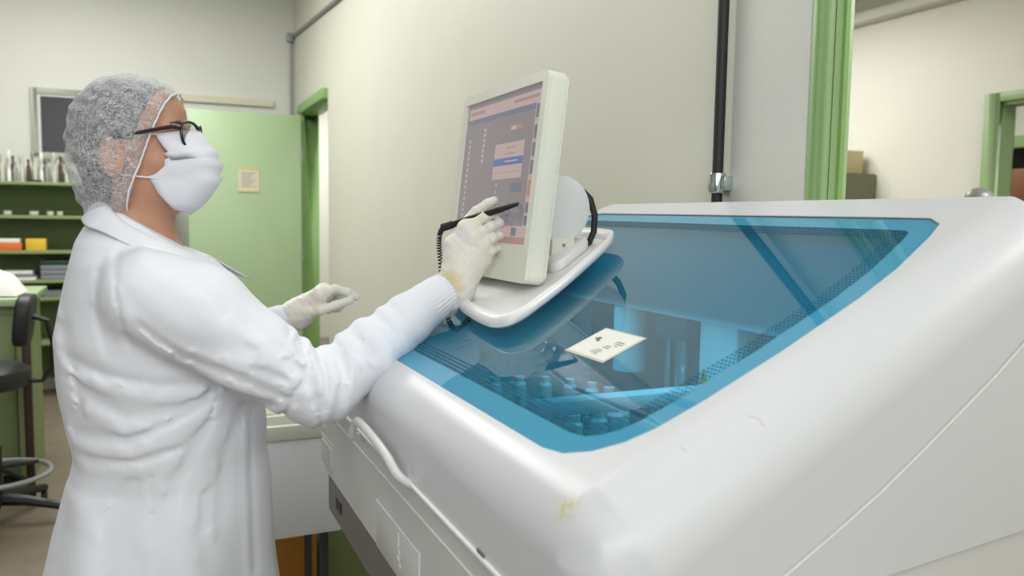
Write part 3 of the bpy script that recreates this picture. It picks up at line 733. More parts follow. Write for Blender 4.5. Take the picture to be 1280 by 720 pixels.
MB().box((.84, .86, 1.12), (.92, .97, 1.195)).build('tube_housing', M['base_grey'], an, bevel=.005)
MB().box((.82, .80, 1.19), (.92, .965, 1.205)).build('cover_strip', M['inside_w'], an, bevel=.003)
bk = MB().box((.815, .815, 1.155), (.822, .885, 1.195)).build('bracket', M['inside_w'], an, bevel=.002)
MB().lathe([(.008, -.003), (.008, 0)], (.815, .855, 1.177), 16, 'x').build('bolt', M['dgrey'], bk)
MB().box((.84, .75, .908), (.93, .85, 1.15)).build('side_module', M['inside'], an, bevel=.004)
MB().box((.50, 1.02, 1.06), (.86, 1.055, 1.085)).build('pipetting_arm', M['inside_w'], an, bevel=.008)
MB().tube([(.515, 1.037, .98), (.515, 1.037, 1.065)], .0025).build('probe', M['chrome'], an)
MB().tube([(.72, 1.037, .91), (.72, 1.037, 1.07)], .012).build('arm_post', M['chrome'], an)
MB().box((.70, .73, .908), (.80, .83, .99)).build('wash_station', M['inside_w'], an, bevel=.006)

# ================================================================== MONITOR TRAY + MONITOR
tr = thing('monitor_tray', 'white swooping tray with a raised rim carrying the monitor above the blue lid', 'tray', (0, 0, 0))
TO = [(.484, 1.215), (.482, 1.15), (.497, 1.118), (.530, 1.118), (.61, 1.158), (.705, 1.222), (.778, 1.275), (.806, 1.315), (.812, 1.38), (.814, 1.50), (.815, 1.66), (.57, 1.66), (.525, 1.50), (.495, 1.32)]
TO = rounded(TO, .045, 5)
def ins2(p, d):
    # signed so that positive d moves inwards
    a = sum(p[i-1][0]*p[i][1]-p[i][0]*p[i-1][1] for i in range(len(p)))
    return inset(p, d if a > 0 else -d)
TI = ins2(TO, .018); TB = ins2(TO, .012)
n = len(TO)
rings = [(TB, .012), (ins2(TO, .002), .018), (TO, .026), (ins2(TO, .003), .032), (ins2(TO, .008), .0345), (ins2(TO, .014), .033), (TI, .028), (ins2(TO, .020), .021)]
V = []; F = []
for r, off in rings: V += [(u, v, gz(u, off)) for u, v in r]
for k in range(len(rings)-1):
    for i in range(n): F.append((k*n+i, k*n+(i+1) % n, (k+1)*n+(i+1) % n, (k+1)*n+i))
F.append(tuple(range(n))[::-1]); F.append(tuple((len(rings)-1)*n+i for i in range(n)))
o = mesh('tray_shell', V, F, M['white_pl'], tr, smooth=True)
b = bmesh.new(); b.from_mesh(o.data); bmesh.ops.recalc_face_normals(b, faces=b.faces)
for e in b.edges:
    if len(e.link_faces) == 2 and e.calc_face_angle(0) > .8: e.smooth = False
b.to_mesh(o.data); b.free()
# raised plinth running up the tray under the swivel
q = MB(); q.prism(rounded([(.665, 1.262), (.752, 1.315), (.752, 1.62), (.665, 1.62), (.650, 1.275)], .02, 4), (.020, .040), lambda u, v, h_: gp(u, v, h_)); q.build('plinth', M['white_pl'], tr, bevel=.006)
for y in (1.45, 1.66): MB().box((.62, y, gz(.62, .0006)), (.68, y+.04, gz(.68, .014))).build('tray_foot', M['white_pl'], tr)

mo = thing('touch_monitor', 'thick cream framed flat touch monitor tilted back on the white tray', 'monitor', (.571, 1.42, 1.240))
TILT = math.radians(6.4)
def mp(x, y, z):  # monitor-local: x depth behind the screen face, y across, z up the panel; tilted back about the bottom
    return (x*math.cos(TILT)+z*math.sin(TILT), y, z*math.cos(TILT)-x*math.sin(TILT))
HW, MH = .2, .364
def slab(mb, poly, d): return mb.prism(poly, d, lambda u, v, h_: mp(h_, u, v))
q = MB(); op = rounded([(-HW, 0), (HW, 0), (HW, MH), (-HW, MH)], .016, 6); slab(q, op, (.006, .036)); q.build('front_case', M['mon'], mo, bevel=.003)
q = MB(); slab(q, rounded([(-HW+.004, .004), (HW-.004, .004), (HW-.004, MH-.004), (-HW+.004, MH-.004)], .016, 6), (.0365, .043)); q.build('rear_case', M['mon'], mo, bevel=.003)
SY0, SY1, SZ0, SZ1 = -.180, .180, .066, .346
# bezel ring standing proud of the screen
def ringprism(outer, inner, x0_, x1_, xi):
    n = len(outer); V = [mp(x1_, *p) for p in outer]+[mp(x0_, *p) for p in outer]+[mp(x0_, *p) for p in inner]+[mp(xi, *p) for p in inner]
    F = []
    for k in range(3):
        for i in range(n): F.append((k*n+i, k*n+(i+1) % n, (k+1)*n+(i+1) % n, (k+1)*n+i))
    m = MB(); m.add(V, F); return m
no = 28
outer = rounded([(-HW, 0), (HW, 0), (HW, MH), (-HW, MH)], .016, 6); inner = rounded([(SY0, SZ0), (SY1, SZ0), (SY1, SZ1), (SY0, SZ1)], .003, 6)
ringprism(outer, inner, 0, .0065, .006).build('bezel', M['mon'], mo)
# screen picture
scr = MB(); smats = []
def sm(c):
    m = mat('screen_%02d' % len(smats), tuple(v*.3 for v in c), .25, emis=c, estr=.5); smats.append(m); return len(smats)-1
body, pinkc, blue, navy, orange_, tan, pale, lilac = [sm(c) for c in [(168, 158, 162), (226, 200, 196), (120, 138, 200), (140, 144, 164), (222, 156, 132), (200, 164, 150), (230, 212, 204), (178, 170, 174)]]
def sr(u0, u1, v0, v1, c, lay):
    scr.cur = c; W = SY1-SY0; Hh = SZ1-SZ0
    y0_, y1_ = SY1-u0*W, SY1-u1*W; z0_, z1_ = SZ1-v1*Hh, SZ1-v0*Hh; x_ = .0058-lay*.00035
    scr.add([mp(x_, y0_, z0_), mp(x_, y1_, z0_), mp(x_, y1_, z1_), mp(x_, y0_, z1_)], [(0, 3, 2, 1)])
sr(0, 1, 0, 1, body, 0)
sr(.03, 1, .035, .115, pinkc, 1); sr(.05, .26, .06, .085, tan, 2); sr(.66, .95, .06, .08, tan, 2); sr(.03, .92, .115, .15, navy, 1)
sr(.925, 1, .115, .93, pinkc, 1)
for i, v in enumerate([.125, .255, .365, .475]): sr(.935, .995, v, v+.085, navy, 2)
sr(.935, .995, .595, .70, orange_, 2); sr(.935, .995, .735, .80, navy, 2); sr(.935, .995, .82, .88, navy, 2)
sr(.47, .84, .335, .575, pinkc, 1); sr(.47, .84, .435, .485, blue, 2); sr(.62, .74, .365, .372, tan, 2); sr(.60, .73, .405, .412, tan, 2); sr(.62, .78, .455, .463, pale, 3); sr(.48, .83, .53, .533, tan, 2)
sr(.64, .80, .225, .26, tan, 1); sr(.66, .72, .23, .255, pale, 2)
for i in range(14): sr(.07, .10, .26+i*.042, .283+i*.042, pinkc, 1)
for i in range(7): sr(.28, .315, .20+i*.037, .222+i*.037, pinkc, 1)
for i in range(3):
    for j in range(2): sr(.46+i*.07, .475+i*.07, .60+j*.05, .62+j*.05, pale if i == 1 else lilac, 1)
sr(.72, .86, .605, .665, navy, 1); sr(.60, .75, .78, .86, navy, 1)
sr(.30, 1, .885, .955, pinkc, 1); sr(0, 1, .955, 1, tan, 2); sr(.80, .86, .895, .95, navy, 3); sr(.0, .3, .885, .955, lilac, 1)
scr.build('screen', smats, mo, smooth=False)
q = MB(); slab(q, rounded([(-.01, .018), (.012, .018), (.012, .048), (-.01, .048)], .009, 5), (-.0015, .001)); q.build('power_button', M['white_pl'], mo)
q = MB(); slab(q, [(-.045, .022), (-.043, .022), (-.043, .030), (-.045, .030)], (-.0008, .001)); q.build('indicator_mark', M['dgrey'], mo)
# swivel disc, neck, cable
q = MB(); q.lathe([(.052, -.10), (.061, -.095), (.062, -.05), (.055, .0), (.062, .05), (.061, .095), (.052, .10)], (.122, .0, .130), 40, 'y').build('swivel_drum', M['white_pl'], mo)
q = MB(); q.prism([(.055, .06), (.10, .06), (.13, .11), (.13, .19), (.06, .21), (.05, .20)], (-.09, .09), lambda u, v, h_: (u, h_, v)); q.build('rear_hump', M['mon'], mo, bevel=.01)
nk = MB(); nk.prism([(.100, -.008), (.150, .020), (.152, .10), (.105, .10)], (-.098, .098), lambda u, v, h_: (u, h_, v)); nk = nk.build('neck', M['mon'], mo, bevel=.003)
MB().lathe([(.0035, -.0015), (.0035, 0)], (.128, -.0980, .062), 12, 'y').build('screw', M['grey'], nk)
q = MB(); q.tube([(.180, -.07, .165), (.192, -.08, .150), (.200, -.085, .12), (.199, -.085, .088), (.190, -.08, .062), (.170, -.07, .056)], .0062, 10).build('cable', M['black_rub'], mo)

# ================================================================== PERSON
pn = thing('person', 'woman in white lab coat, gauze cap, mask and glasses pointing at the monitor', 'person', (0, 0, 0))
HP = np.array([-.028, 1.5, 1.43], np.float32)               # head pivot
HR = rotm('Z', math.radians(-17)) @ rotm('Y', math.radians(-7))   # turned a little to the lens, chin lifted
def HL(P): return (P-HP)@HR                                    # world -> head local
def HW_(p): return tuple(HP+HR@np.array(p, np.float32))       # head local -> world
def head_sdf(Q, detail=True):
    d = ell(Q, (-.002, 0, .050), (.086, .076, .090))
    d = smin(d, ell(Q, (.030, 0, .006), (.066, .060, .088)), .02)
    d = smin(d, ell(Q, (.030, 0, -.040), (.052, .050, .040)), .02)
    d = smin(d, ell(Q, (.072, 0, -.066), (.020, .022, .018)), .018)
    d = smin(d, ell(Q, (.040, 0, .078), (.056, .058, .046)), .02)
    Qm = Q.copy(); Qm[:, 1] = np.abs(Qm[:, 1])
    d = smin(d, ell(Qm, (.062, .036, -.006), (.024, .022, .024)), .016)
    d = smin(d, cap(Qm, (.089, .010, .051), (.080, .042, .052), .0075), .012)
    d = smax(d, -ell(Qm, (.101, .031, .033), (.016, .017, .013)), .010)
    d = smin(d, ell(Qm, (.080, .031, .033), (.0135, .0155, .0125)), .003)
    d = smin(d, cap(Q, (.091, 0, .040), (.113, 0, .002), .0075, .0115), .008)
    d = smin(d, ell(Qm, (.101, .0125, -.004), (.011, .008, .008)), .006)
    d = smin(d, ell(Q, (.094, 0, -.030), (.010, .022, .0065)), .004)
    d = smin(d, ell(Q, (.091, 0, -.042), (.010, .019, .0065)), .004)
    e = ell(Qm, (-.006, .077, .008), (.020, .009, .033)); e = smax(e, -ell(Qm, (-.002, .086, .012), (.012, .007, .020)), .004)
    d = smin(d, e, .006)
    return d
def body_sdf(P):
    Q = HL(P); d = head_sdf(Q)
    d = smin(d, cap(P, (-.022, 1.5, 1.40), (-.012, 1.5, 1.28), .050, .054), .022)
    T = stack(P, [(1.29, -.01, 1.5, .055, .10), (1.26, -.005, 1.5, .085, .15), (1.18, 0, 1.5, .11, .165), (1.05, .01, 1.5, .115, .15), (.95, .01, 1.5, .115, .14), (.82, .0, 1.5, .13, .165), (.72, 0, 1.5, .12, .165)])
    d = smin(d, T, .03)
    d = smin(d, cap(P, (0, 1.335, 1.235), (.235, 1.302, 1.068), .042, .029), .03)
    d = smin(d, cap(P, (.235, 1.302, 1.068), (.40, 1.342, 1.168), .028, .027), .01)
    d = smin(d, cap(P, (.40, 1.342, 1.168), (.488, 1.36, 1.208), .027, .0265), .01)
    d = smin(d, cap(P, (.488, 1.36, 1.208), (.515, 1.358, 1.262), .0255, .024), .01)
    d = smin(d, cap(P, (0, 1.665, 1.235), (.09, 1.77, 1.06), .045, .038), .03)
    d = smin(d, cap(P, (.09, 1.77, 1.06), (.262, 1.743, 1.125), .036, .025), .02)
    d = smin(d, cap(P, (.262, 1.743, 1.125), (.30, 1.735, 1.15), .024, .020), .01)
    for s in (-1, 1):
        y = 1.5+s*.085
        d = smin(d, cap(P, (.0, y, .78), (.015, y+s*.01, .46), .085, .055), .03)
        d = smin(d, cap(P, (.015, y+s*.01, .46), (-.03, y+s*.012, .09), .052, .036), .02)
        d = smin(d, cap(P, (-.03, y+s*.012, .055), (.10, y+s*.03, .045), .034, .026), .02)
    return d
V, F = meshify(body_sdf, (-.25, 1.2, .01), (.58, 1.95, 1.60), .0042)
npmesh('body', V, F, M['skin'], pn)

# hair under the cap
def hair_sdf(P):
    Q = HL(P); d = smin(ell(Q, (-.002, 0, .053), (.088, .080, .092)), ell(Q, (-.042, 0, -.012), (.036, .055, .07)), .03)
    d = smin(d, ell(Q, (.041, 0, .080), (.0575, .060, .0485)), .015)
    cut = Q[:, 0]*.892-Q[:, 2]*.4515                     # keep what lies behind the hairline plane
    d = smax(d, cut-.010, .006)
    d = smax(d, -ell(Q*np.array([1, 1, 1]), (.01, -.095, .0), (.036, .04, .045)), .006)
    return d+.0012*np.sin(Q[:, 0]*260+Q[:, 2]*90)*np.sin(Q[:, 2]*60)
V, F = meshify(hair_sdf, (-.19, 1.38, 1.30), (.12, 1.62, 1.62), .004)
npmesh('hair', V, F, M['hair'], pn)

# gauze cap
def cap_sdf(P):
    Q = HL(P)
    d = ell(Q, (.001, 0, .053), (.093, .086, .097))
    d = smin(d, ell(Q, (.040, 0, .080), (.062, .066, .052)), .02)
    d = smin(d, ell(Q, (-.047, 0, -.018), (.047, .064, .088)), .035)
    d = smin(d, ell(Q, (-.030, 0, .0), (.060, .086, .06)), .02)
    d = smin(d, ell(Q, (.0, 0, -.022), (.056, .080, .072)), .02)
    cut = Q[:, 0]*.892-Q[:, 2]*.4515
    d = np.maximum(d, cut-.033)
    w = .0016*np.sin(Q[:, 0]*150+4*np.sin(Q[:, 2]*60)+Q[:, 1]*40)+.0013*np.sin(Q[:, 2]*190+3*np.sin(Q[:, 0]*80)-Q[:, 1]*70)
    g = np.exp(-((cut-.031)/.010)**2)                         # gathered elastic at the rim
    return d+w+g*(.004+.0018*np.sin(np.arctan2(Q[:, 2], Q[:, 1])*70))
V, F = meshify(cap_sdf, (-.20, 1.36, 1.28), (.14, 1.64, 1.64), .0032)
# open the cap on the face side
fc = (HL(V.astype(np.float32)[F].mean(1))); keep = (fc[:, 0]*.892-fc[:, 2]*.4515) < .0315
cp = npmesh('hair_cap', V, F[keep], M['cap'], pn)
b = bmesh.new(); b.from_mesh(cp.data); bmesh.ops.delete(b, geom=[v for v in b.verts if not v.link_faces], context='VERTS')
rim_e = [e for e in b.edges if e.is_boundary]; rimv = [v.co.copy() for e in rim_e for v in e.verts]; b.to_mesh(cp.data); b.free()
# elastic rim as a soft roll
def cap_raw(Q):
    d = ell(Q, (.001, 0, .053), (.093, .086, .097)); d = smin(d, ell(Q, (.040, 0, .080), (.062, .066, .052)), .02)
    d = smin(d, ell(Q, (-.047, 0, -.018), (.047, .064, .088)), .035); d = smin(d, ell(Q, (-.030, 0, .0), (.060, .086, .06)), .02); return smin(d, ell(Q, (.0, 0, -.022), (.056, .080, .072)), .02)
pts = []; rr_ = np.linspace(.02, .16, 90, dtype=np.float32)
for k in range(80):
    a = 2*PI*k/80; dv_ = np.array([.4515*math.cos(a), math.sin(a), .892*math.cos(a)], np.float32); c0 = np.array([.0480, 0, .025], np.float32)
    L_ = c0+rr_[:, None]*dv_; q_ = np.minimum(cap_raw(L_), head_sdf(L_)-.001); z_ = np.argmax(q_ > 0); pts.append(HW_(L_[z_] + dv_*(-.002+.0012*math.sin(k*2.2))))
pts.append(pts[0]); MB().tube(pts, .0015, 8, cap=False).build('cap_elastic', M['mask'], cp)

# face mask: a pleated sheet wrapped round the lower face (rows: z, edge x, edge half-width, front x), head local
rows = []
def hl(px, pz, py=1.5): return HL(np.array([[px, py, pz]], np.float32))[0]
R0_ = [(.046, .030, .064, .116), (.036, .035, .066, .123), (.026, .040, .067, .129), (.016, .047, .067, .131), (.0135, .040, .067, .1385), (.002, .050, .067, .139), (-.0085, .052, .066, .138), (-.0115, .040, .066, .1465), (-.022, .038, .066, .142), (-.033, .022, .065, .136), (-.0355, .010, .064, .1425), (-.050, .016, .062, .131), (-.064, .020, .058, .119), (-.079, .028, .050, .103), (-.092, .036, .038, .082)]
R_ = [(z, ex+.030, hw*.92, fx) for z, ex, hw, fx in R0_]
V = []; F = []; NS = 33
for z, ex, hw, fx in R_:
    for k in range(NS):
        t = -1+2*k/(NS-1); a = abs(t)
        y = hw*math.sin(a*PI/2)*(1 if t > 0 else -1)
        x = ex+(fx-ex)*(math.cos(a*PI/2)**.85)
        zz = z-(.006*a if z > .0 else -.010*a)
        V.append(HW_((x, y, zz)))
for r in range(len(R_)-1):
    for k in range(NS-1): F.append((r*NS+k, r*NS+k+1, (r+1)*NS+k+1, (r+1)*NS+k))
mk = mesh('face_mask', V, F, M['mask'], pn, smooth=True)
s_ = mk.modifiers.new('s', 'SOLIDIFY'); s_.thickness = .0016; s_.offset = 0
for s in (-1, 1):
    MB().tube([HW_((.064, s*.060, .040)), HW_((.015, s*.077, .038)), HW_((-.008, s*.083, .036))], .0013, 6).build('ear_loop', M['mask'], mk)
    MB().tube([HW_((.052, s*.059, -.030)), HW_((.008, s*.072, -.021)), HW_((-.010, s*.080, -.018))], .0013, 6).build('ear_loop', M['mask'], mk)

# spectacles
gl = MB()
def lens_ring(cy, r=(.0255, .0215), n=28):
    pts = []
    for k in range(n+1):
        a = 2*PI*k/n; c, s = math.cos(a), math.sin(a)
        y = cy+r[0]*abs(c)**.75*(1 if c > 0 else -1); z = .036+r[1]*abs(s)**.75*(1 if s > 0 else -1)
        pts.append(HW_((.1185-.30*abs(y), y, z)))
    return pts
for s in (-1, 1):
    gl.tube(lens_ring(s*.0335), .0024, 8, cap=False)
    gl.tube([HW_((.1005, s*.0595, .046)), HW_((.090, s*.069, .048)), HW_((.05, s*.0755, .044)), HW_((.005, s*.079, .038)), HW_((-.02, s*.080, .025))], [.0034, .0036, .0030, .0026, .002], 8)
gl.tube([HW_((.115, -.009, .040)), HW_((.118, 0, .044)), HW_((.115, .009, .040))], .0022, 8)
fr_ = gl.build('glasses', M['frame'], pn)
for s in (-1, 1):
    r = lens_ring(s*.0335)[:-1]; mesh('lens', r, [tuple(range(len(r)))], M['lens'], fr_)
# eyes and brows
for s in (-1, 1):
    ey = MB().lathe([(.0001, -.0115), (.006, -.0098), (.0105, -.005), (.0115, 0), (.0105, .005), (.006, .0098), (.0001, .0115)], (0, 0, 0), 16, 'x')
    ey.V = [HW_((.0835+v[0], s*.031+v[1], .033+v[2]*.75)) for v in ey.V]; eo = ey.build('eye', M['eye'], pn)
    ir = MB().lathe([(.0050, -.0005), (.0048, .0012), (.0001, .0016)], (0, 0, 0), 14, 'x'); ir.V = [HW_((.0946+v[0], s*.031+v[1], .034+v[2])) for v in ir.V]; ir.build('iris', M['iris'], eo)
    MB().tube([HW_((.0935, s*.014, .054)), HW_((.0925, s*.030, .060)), HW_((.082, s*.048, .057))], [.0022, .0030, .0014], 8).build('eyebrow', M['hair'], pn)

# ---------------- lab coat
def xz(px, py):   # coat creases are drawn on the near flank
    return (-.002+(px-190)*.00119+(py-340)*.00004, 1.262-(py-340)*.00130-(px-190)*.00012)
CR = []
def crease(pts, w, a):
    q = [xz(*p) for p in pts]
    for i in range(len(q)-1): CR.append((q[i], q[i+1], w, a))
crease([(85, 455), (130, 468), (190, 476), (260, 472), (325, 488)], .010, .0075)
crease([(95, 490), (150, 515), (215, 505), (262, 480)], .013, .006)
crease([(92, 548), (150, 545), (205, 520), (250, 495)], .012, .006)
crease([(100, 580), (160, 570), (210, 552)], .011, .004)
crease([(80, 420), (95, 500), (86, 545)], .012, .005)
crease([(175, 400), (220, 432), (290, 455), (345, 478)], .010, .006)
crease([(165, 370), (200, 405), (250, 420), (300, 418)], .014, .004)
crease([(258, 500), (230, 545), (205, 590), (180, 660)], .014, .004)
crease([(300, 500), (270, 560), (255, 640)], .015, .0035)
crease([(150, 600), (120, 650), (112, 715)], .016, .004)
crease([(240, 610), (232, 660), (245, 720)], .016, .003)
crease([(366, 408), (372, 440), (352, 468), (340, 500)], .008, .0065)
crease([(352, 400), (362, 425), (350, 450)], .009, .004)
crease([(386, 415), (395, 450), (385, 500), (388, 520)], .007, .006)
crease([(300, 385), (330, 410), (345, 440)], .011, .004)
crease([(420, 405), (440, 425), (430, 470)], .012, .003)
crease([(470, 380), (490, 400), (500, 425)], .009, .003)
crease([(200, 320), (245, 345), (270, 375)], .013, .004)
crease([(309, 505), (306, 560), (302, 640), (302, 725)], .0062, .0030)
crease([(176, 560), (172, 620), (176, 725)], .0062, .0026)
crease([(150, 325), (147, 370), (158, 425)], .0062, .0030)
crease([(128, 345), (122, 390), (133, 440)], .0062, .0020)
crease([(412, 398), (418, 440), (402, 508)], .010, .007)
crease([(432, 385), (452, 415), (446, 462)], .012, .005)
crease([(468, 366), (492, 395), (505, 432)], .012, .005)
crease([(350, 430), (372, 455), (380, 490)], .010, .006)
crease([(300, 440), (340, 452), (368, 440)], .012, .004)
crease([(496, 356), (516, 378), (530, 405)], .009, .004)
CRA = [(np.array(a, np.float32), np.array(b, np.float32), w, s) for a, b, w, s in CR]
ST = [(1.350, -.026, 1.5, .058, .064), (1.325, -.026, 1.5, .078, .092), (1.30, -.022, 1.5, .096, .135), (1.27, -.016, 1.5, .110, .168), (1.22, -.008, 1.5, .130, .183), (1.146, .0, 1.5, .153, .186), (1.06, .012, 1.5, .160, .178), (.98, .022, 1.5, .160, .172), (.935, .027, 1.5, .156, .168), (.905, .030, 1.5, .158, .168), (.86, .022, 1.5, .170, .176), (.80, .015, 1.5, .180, .184), (.74, .010, 1.5, .188, .19), (.64, .008, 1.5, .196, .198), (.50, .006, 1.5, .204, .205)]
RA = [(-.004, 1.338, 1.225), (.06, 1.322, 1.195), (.140, 1.305, 1.135), (.235, 1.298, 1.068), (.250, 1.300, 1.064), (.33, 1.322, 1.122), (.40, 1.342, 1.168), (.462, 1.356, 1.206)]
RR = [.074, .077, .066, .056, .055, .053, .045, .037]
LA = [(-.004, 1.662, 1.235), (.05, 1.73, 1.14), (.09, 1.77, 1.062), (.18, 1.76, 1.095), (.246, 1.745, 1.124)]
LR = [.072, .066, .056, .045, .034]
def coat_sdf(P):
    d = stack(P, ST)
    for A_, r_, near in ((RA, RR, True), (LA, LR, False)):
        a = None
        for i in range(len(A_)-1):
            c = cap(P, A_[i], A_[i+1], r_[i], r_[i+1]); a = c if a is None else smin(a, c, .012)
        d = smin(d, a, .020)
    d = np.maximum(d, (P[:, 2]-(1.322-.60*np.minimum(P[:, 0], .10)))*.86)
    # creases, only on the flank that faces the lens
    g = np.clip((1.47-P[:, 1])/.03, 0, 1); p2 = P[:, [0, 2]]
    near = (np.abs(d) < .05) & (g > 0); add = np.zeros(len(P), np.float32)
    if near.any():
        q = p2[near]; acc = np.zeros(len(q), np.float32)
        for a, b_, w, s in CRA:
            ba = b_-a; t = np.clip(((q-a)@ba)/float(ba@ba), 0, 1); e = q-a-t[:, None]*ba; dd = np.sqrt((e**2).sum(1))
            side = np.sign(e[:, 0]*ba[1]-e[:, 1]*ba[0])
            gv = s*np.exp(-(dd/w)**2)
            if w > .006: gv = gv-.75*s*np.exp(-((dd-w*1.7)/(w*1.1))**2)*(side > 0)*np.clip(dd/w, 0, 1)
            acc = np.where(np.abs(gv) > np.abs(acc), gv, acc)
        add[near] = acc*g[near]*.62
    x, y, z = P[:, 0], P[:, 1], P[:, 2]
    low = np.clip((.95-z)/.25, 0, 1)
    wob = .0016*np.sin(13*z+21*x+3*np.sin(17*y))+.0012*np.sin(31*z-18*x+9*y)+.006*low*np.sin(np.arctan2(y-1.5, x)*7+2*z)
    # waist bunch at the back and half belt
    bunch = -.010*np.exp(-(((x+.125)/.03)**2+((z-.895)/.028)**2))
    return d+add+wob+bunch
V, F = meshify(coat_sdf, (-.27, 1.22, .50), (.56, 1.90, 1.37), .0043)
ct = npmesh('lab_coat', V, F, M['coat'], pn)
sm_ = ct.modifiers.new('s', 'SMOOTH'); sm_.factor = .5; sm_.iterations = 4
# collar with lapels, lying on the shoulders of the coat
STa = np.array(sorted(ST))
def coat_xy(z, a, s, m):
    cx_ = np.interp(z, STa[:, 0], STa[:, 1]); rx = np.interp(z, STa[:, 0], STa[:, 3])+m; ry = np.interp(z, STa[:, 0], STa[:, 4])+m
    return (cx_-rx*math.cos(a), 1.5+s*ry*math.sin(a))
V = []; F = []; NC = 57
for k in range(NC):
    t = -1+2*k/(NC-1); a = abs(t)*math.radians(170); s = 1 if t > 0 else -1
    f = (1-math.cos(a))/2
    zt = 1.366-.098*f
    wz = .034+.012*f
    x0_, y0_ = coat_xy(zt, a, s, -.012)
    nx, ny = -math.cos(a), s*math.sin(a)
    fl = (.042 if s > 0 else .014)*f**3
    p1 = (x0_, y0_, zt-.018); p2 = (x0_+nx*.003, y0_+ny*.003, zt+.007); p3 = (x0_+nx*.010, y0_+ny*.010, zt+.009)
    xm, ym = coat_xy(zt-wz*.5, a, s, .007+.002); xo, yo = coat_xy(zt-wz, a, s, .009)
    sh = min(1, math.hypot(xo-x0_, yo-y0_)/.05)
    q4 = (x0_+(xm-x0_)*.9+fl*.3, y0_+(ym-y0_)*.9, zt-wz*.38+.004); lim = .052/max(.052, math.hypot(xo-x0_, yo-y0_))
    q5 = (x0_+(xo-x0_)*lim+fl, y0_+(yo-y0_)*lim, zt-wz*(.35+.65*lim)+.006)
    V += [p1, p2, p3, q4 if lim > .99 else tuple((p3[i]+q5[i])/2+(.004 if i == 2 else 0) for i in range(3)), q5]
for k in range(NC-1):
    for r in range(4): F.append((k*5+r, k*5+r+1, (k+1)*5+r+1, (k+1)*5+r))
co = mesh('collar', V, F, M['coat'], ct, smooth=True)
s_ = co.modifiers.new('s', 'SOLIDIFY'); s_.thickness = .0035; s_.offset = 0
u_ = co.modifiers.new('u', 'SUBSURF'); u_.levels = 1; u_.render_levels = 1
# knitted cuffs
def cuff(a, b, r0, r1):
    a, b = Vector(a), Vector(b); ax_ = (b-a).normalized(); u = ax_.orthogonal().normalized(); w_ = ax_.cross(u); V = []; F = []; n1, n2 = 96, 9
    for i in range(n2):
        t = i/(n2-1)
        for k in range(n1):
            an_ = 2*PI*k/n1; r = r0+(r1-r0)*t+.0011*math.cos(an_*32)+(-.006 if i == n2-1 else 0)*0
            V.append(a+(b-a)*t+(u*math.cos(an_)+w_*math.sin(an_))*r)
    for k in range(n1): an_ = 2*PI*k/n1; V.append(b+(u*math.cos(an_)+w_*math.sin(an_))*(r1-.006)-ax_*.004)
    for i in range(n2):
        for k in range(n1): F.append((i*n1+k, i*n1+(k+1) % n1, (i+1)*n1+(k+1) % n1, (i+1)*n1+k))
    F.append(tuple(n2*n1+k for k in range(n1)))
    return mesh('cuff', V, F, M['cuff'], ct, smooth=True)
cuff((.440, 1.350, 1.193), (.484, 1.3595, 1.219), .0405, .0345)
cuff((.232, 1.7475, 1.118), (.268, 1.742, 1.133), .0345, .0295)
# half belt with its button at the back waist
q = MB(); q.prism(rounded([(-.055, -.020), (.055, -.020), (.055, .020), (-.055, .020)], .008, 3), (0, .004), lambda u, v, h_: (-.148-h_*1.0-.0*u, 1.50+u*1.0, .90+v)); 

# ---------------- trousers and shoes (below the frame)
def tr_sdf(P):
    d = None
    for s in (-1, 1):
        y = 1.5+s*.09
        c = smin(cap(P, (.0, y, .74), (.015, y+s*.01, .46), .082, .070), cap(P, (.015, y+s*.01, .46), (-.03, y+s*.012, .10), .072, .062), .02)
        d = c if d is None else smin(d, c, .01)
    return np.maximum(d, .07-P[:, 2])
V, F = meshify(tr_sdf, (-.16, 1.26, .05), (.16, 1.74, .86), .008)
npmesh('trousers', V, F, M['trouser'], pn)
for s in (-1, 1):
    def sh_sdf(P, s=s):
        y = 1.5+s*.097
        d = smin(ell(P, (-.03, y, .045), (.055, .044, .05)), ell(P, (.075, y+s*.015, .035), (.095, .047, .040)), .03)
        return np.maximum(d, .003-P[:, 2])
    V, F = meshify(sh_sdf, (-.10, 1.5+s*.1-.07, -.01), (.19, 1.5+s*.1+.08, .12), .006)
    npmesh('shoe', V, F, M['shoe'], pn)

# ---------------- gloves: palm plus five separate fingers, tight latex
def hand_sdf(wrist, fore, mcps, fingers, thumb, rf, palm_r, back):
    def f(P):
        d = cap(P, fore, wrist, .0315, .0300)
        for i, m_ in enumerate(mcps):
            d = smin(d, cap(P, wrist, m_, palm_r, .0165 if i < 3 else .0150), .014)
        for i in range(len(mcps)-1): d = smin(d, cap(P, mcps[i], mcps[i+1], .0155), .012)
        d = smin(d, cap(P, wrist, back, .026, .021), .014)
        d = smin(d, cap(P, wrist, thumb[0], palm_r*.9, .016), .012)
        fs = []
        for k, fn in enumerate(fingers+[thumb]):
            r = rf[k]; c = None
            for i in range(len(fn)-1):
                q_ = cap(P, fn[i], fn[i+1], r*(1-.07*i), r*(1-.07*(i+1))); c = q_ if c is None else smin(c, q_, .004)
            fs.append(c)
        m_ = fs[0]
        for c in fs[1:]: m_ = smin(m_, c, .0018)
        d = smin(d, m_, .007)
        x, y, z = P[:, 0], P[:, 1], P[:, 2]
        dist = np.linalg.norm(P-np.array(wrist, np.float32), axis=1)
        e = np.clip(1-dist/.10, 0, 1)
        return d+e*(.0008*np.sin(z*300+x*90+2.5*np.sin(x*75+y*60))+.0005*np.sin(x*240-z*170+2*np.sin(z*110)))+.0002*np.sin(x*420+z*310)
    return f
rw = (.499, 1.360, 1.222); rfo = (.476, 1.357, 1.200)
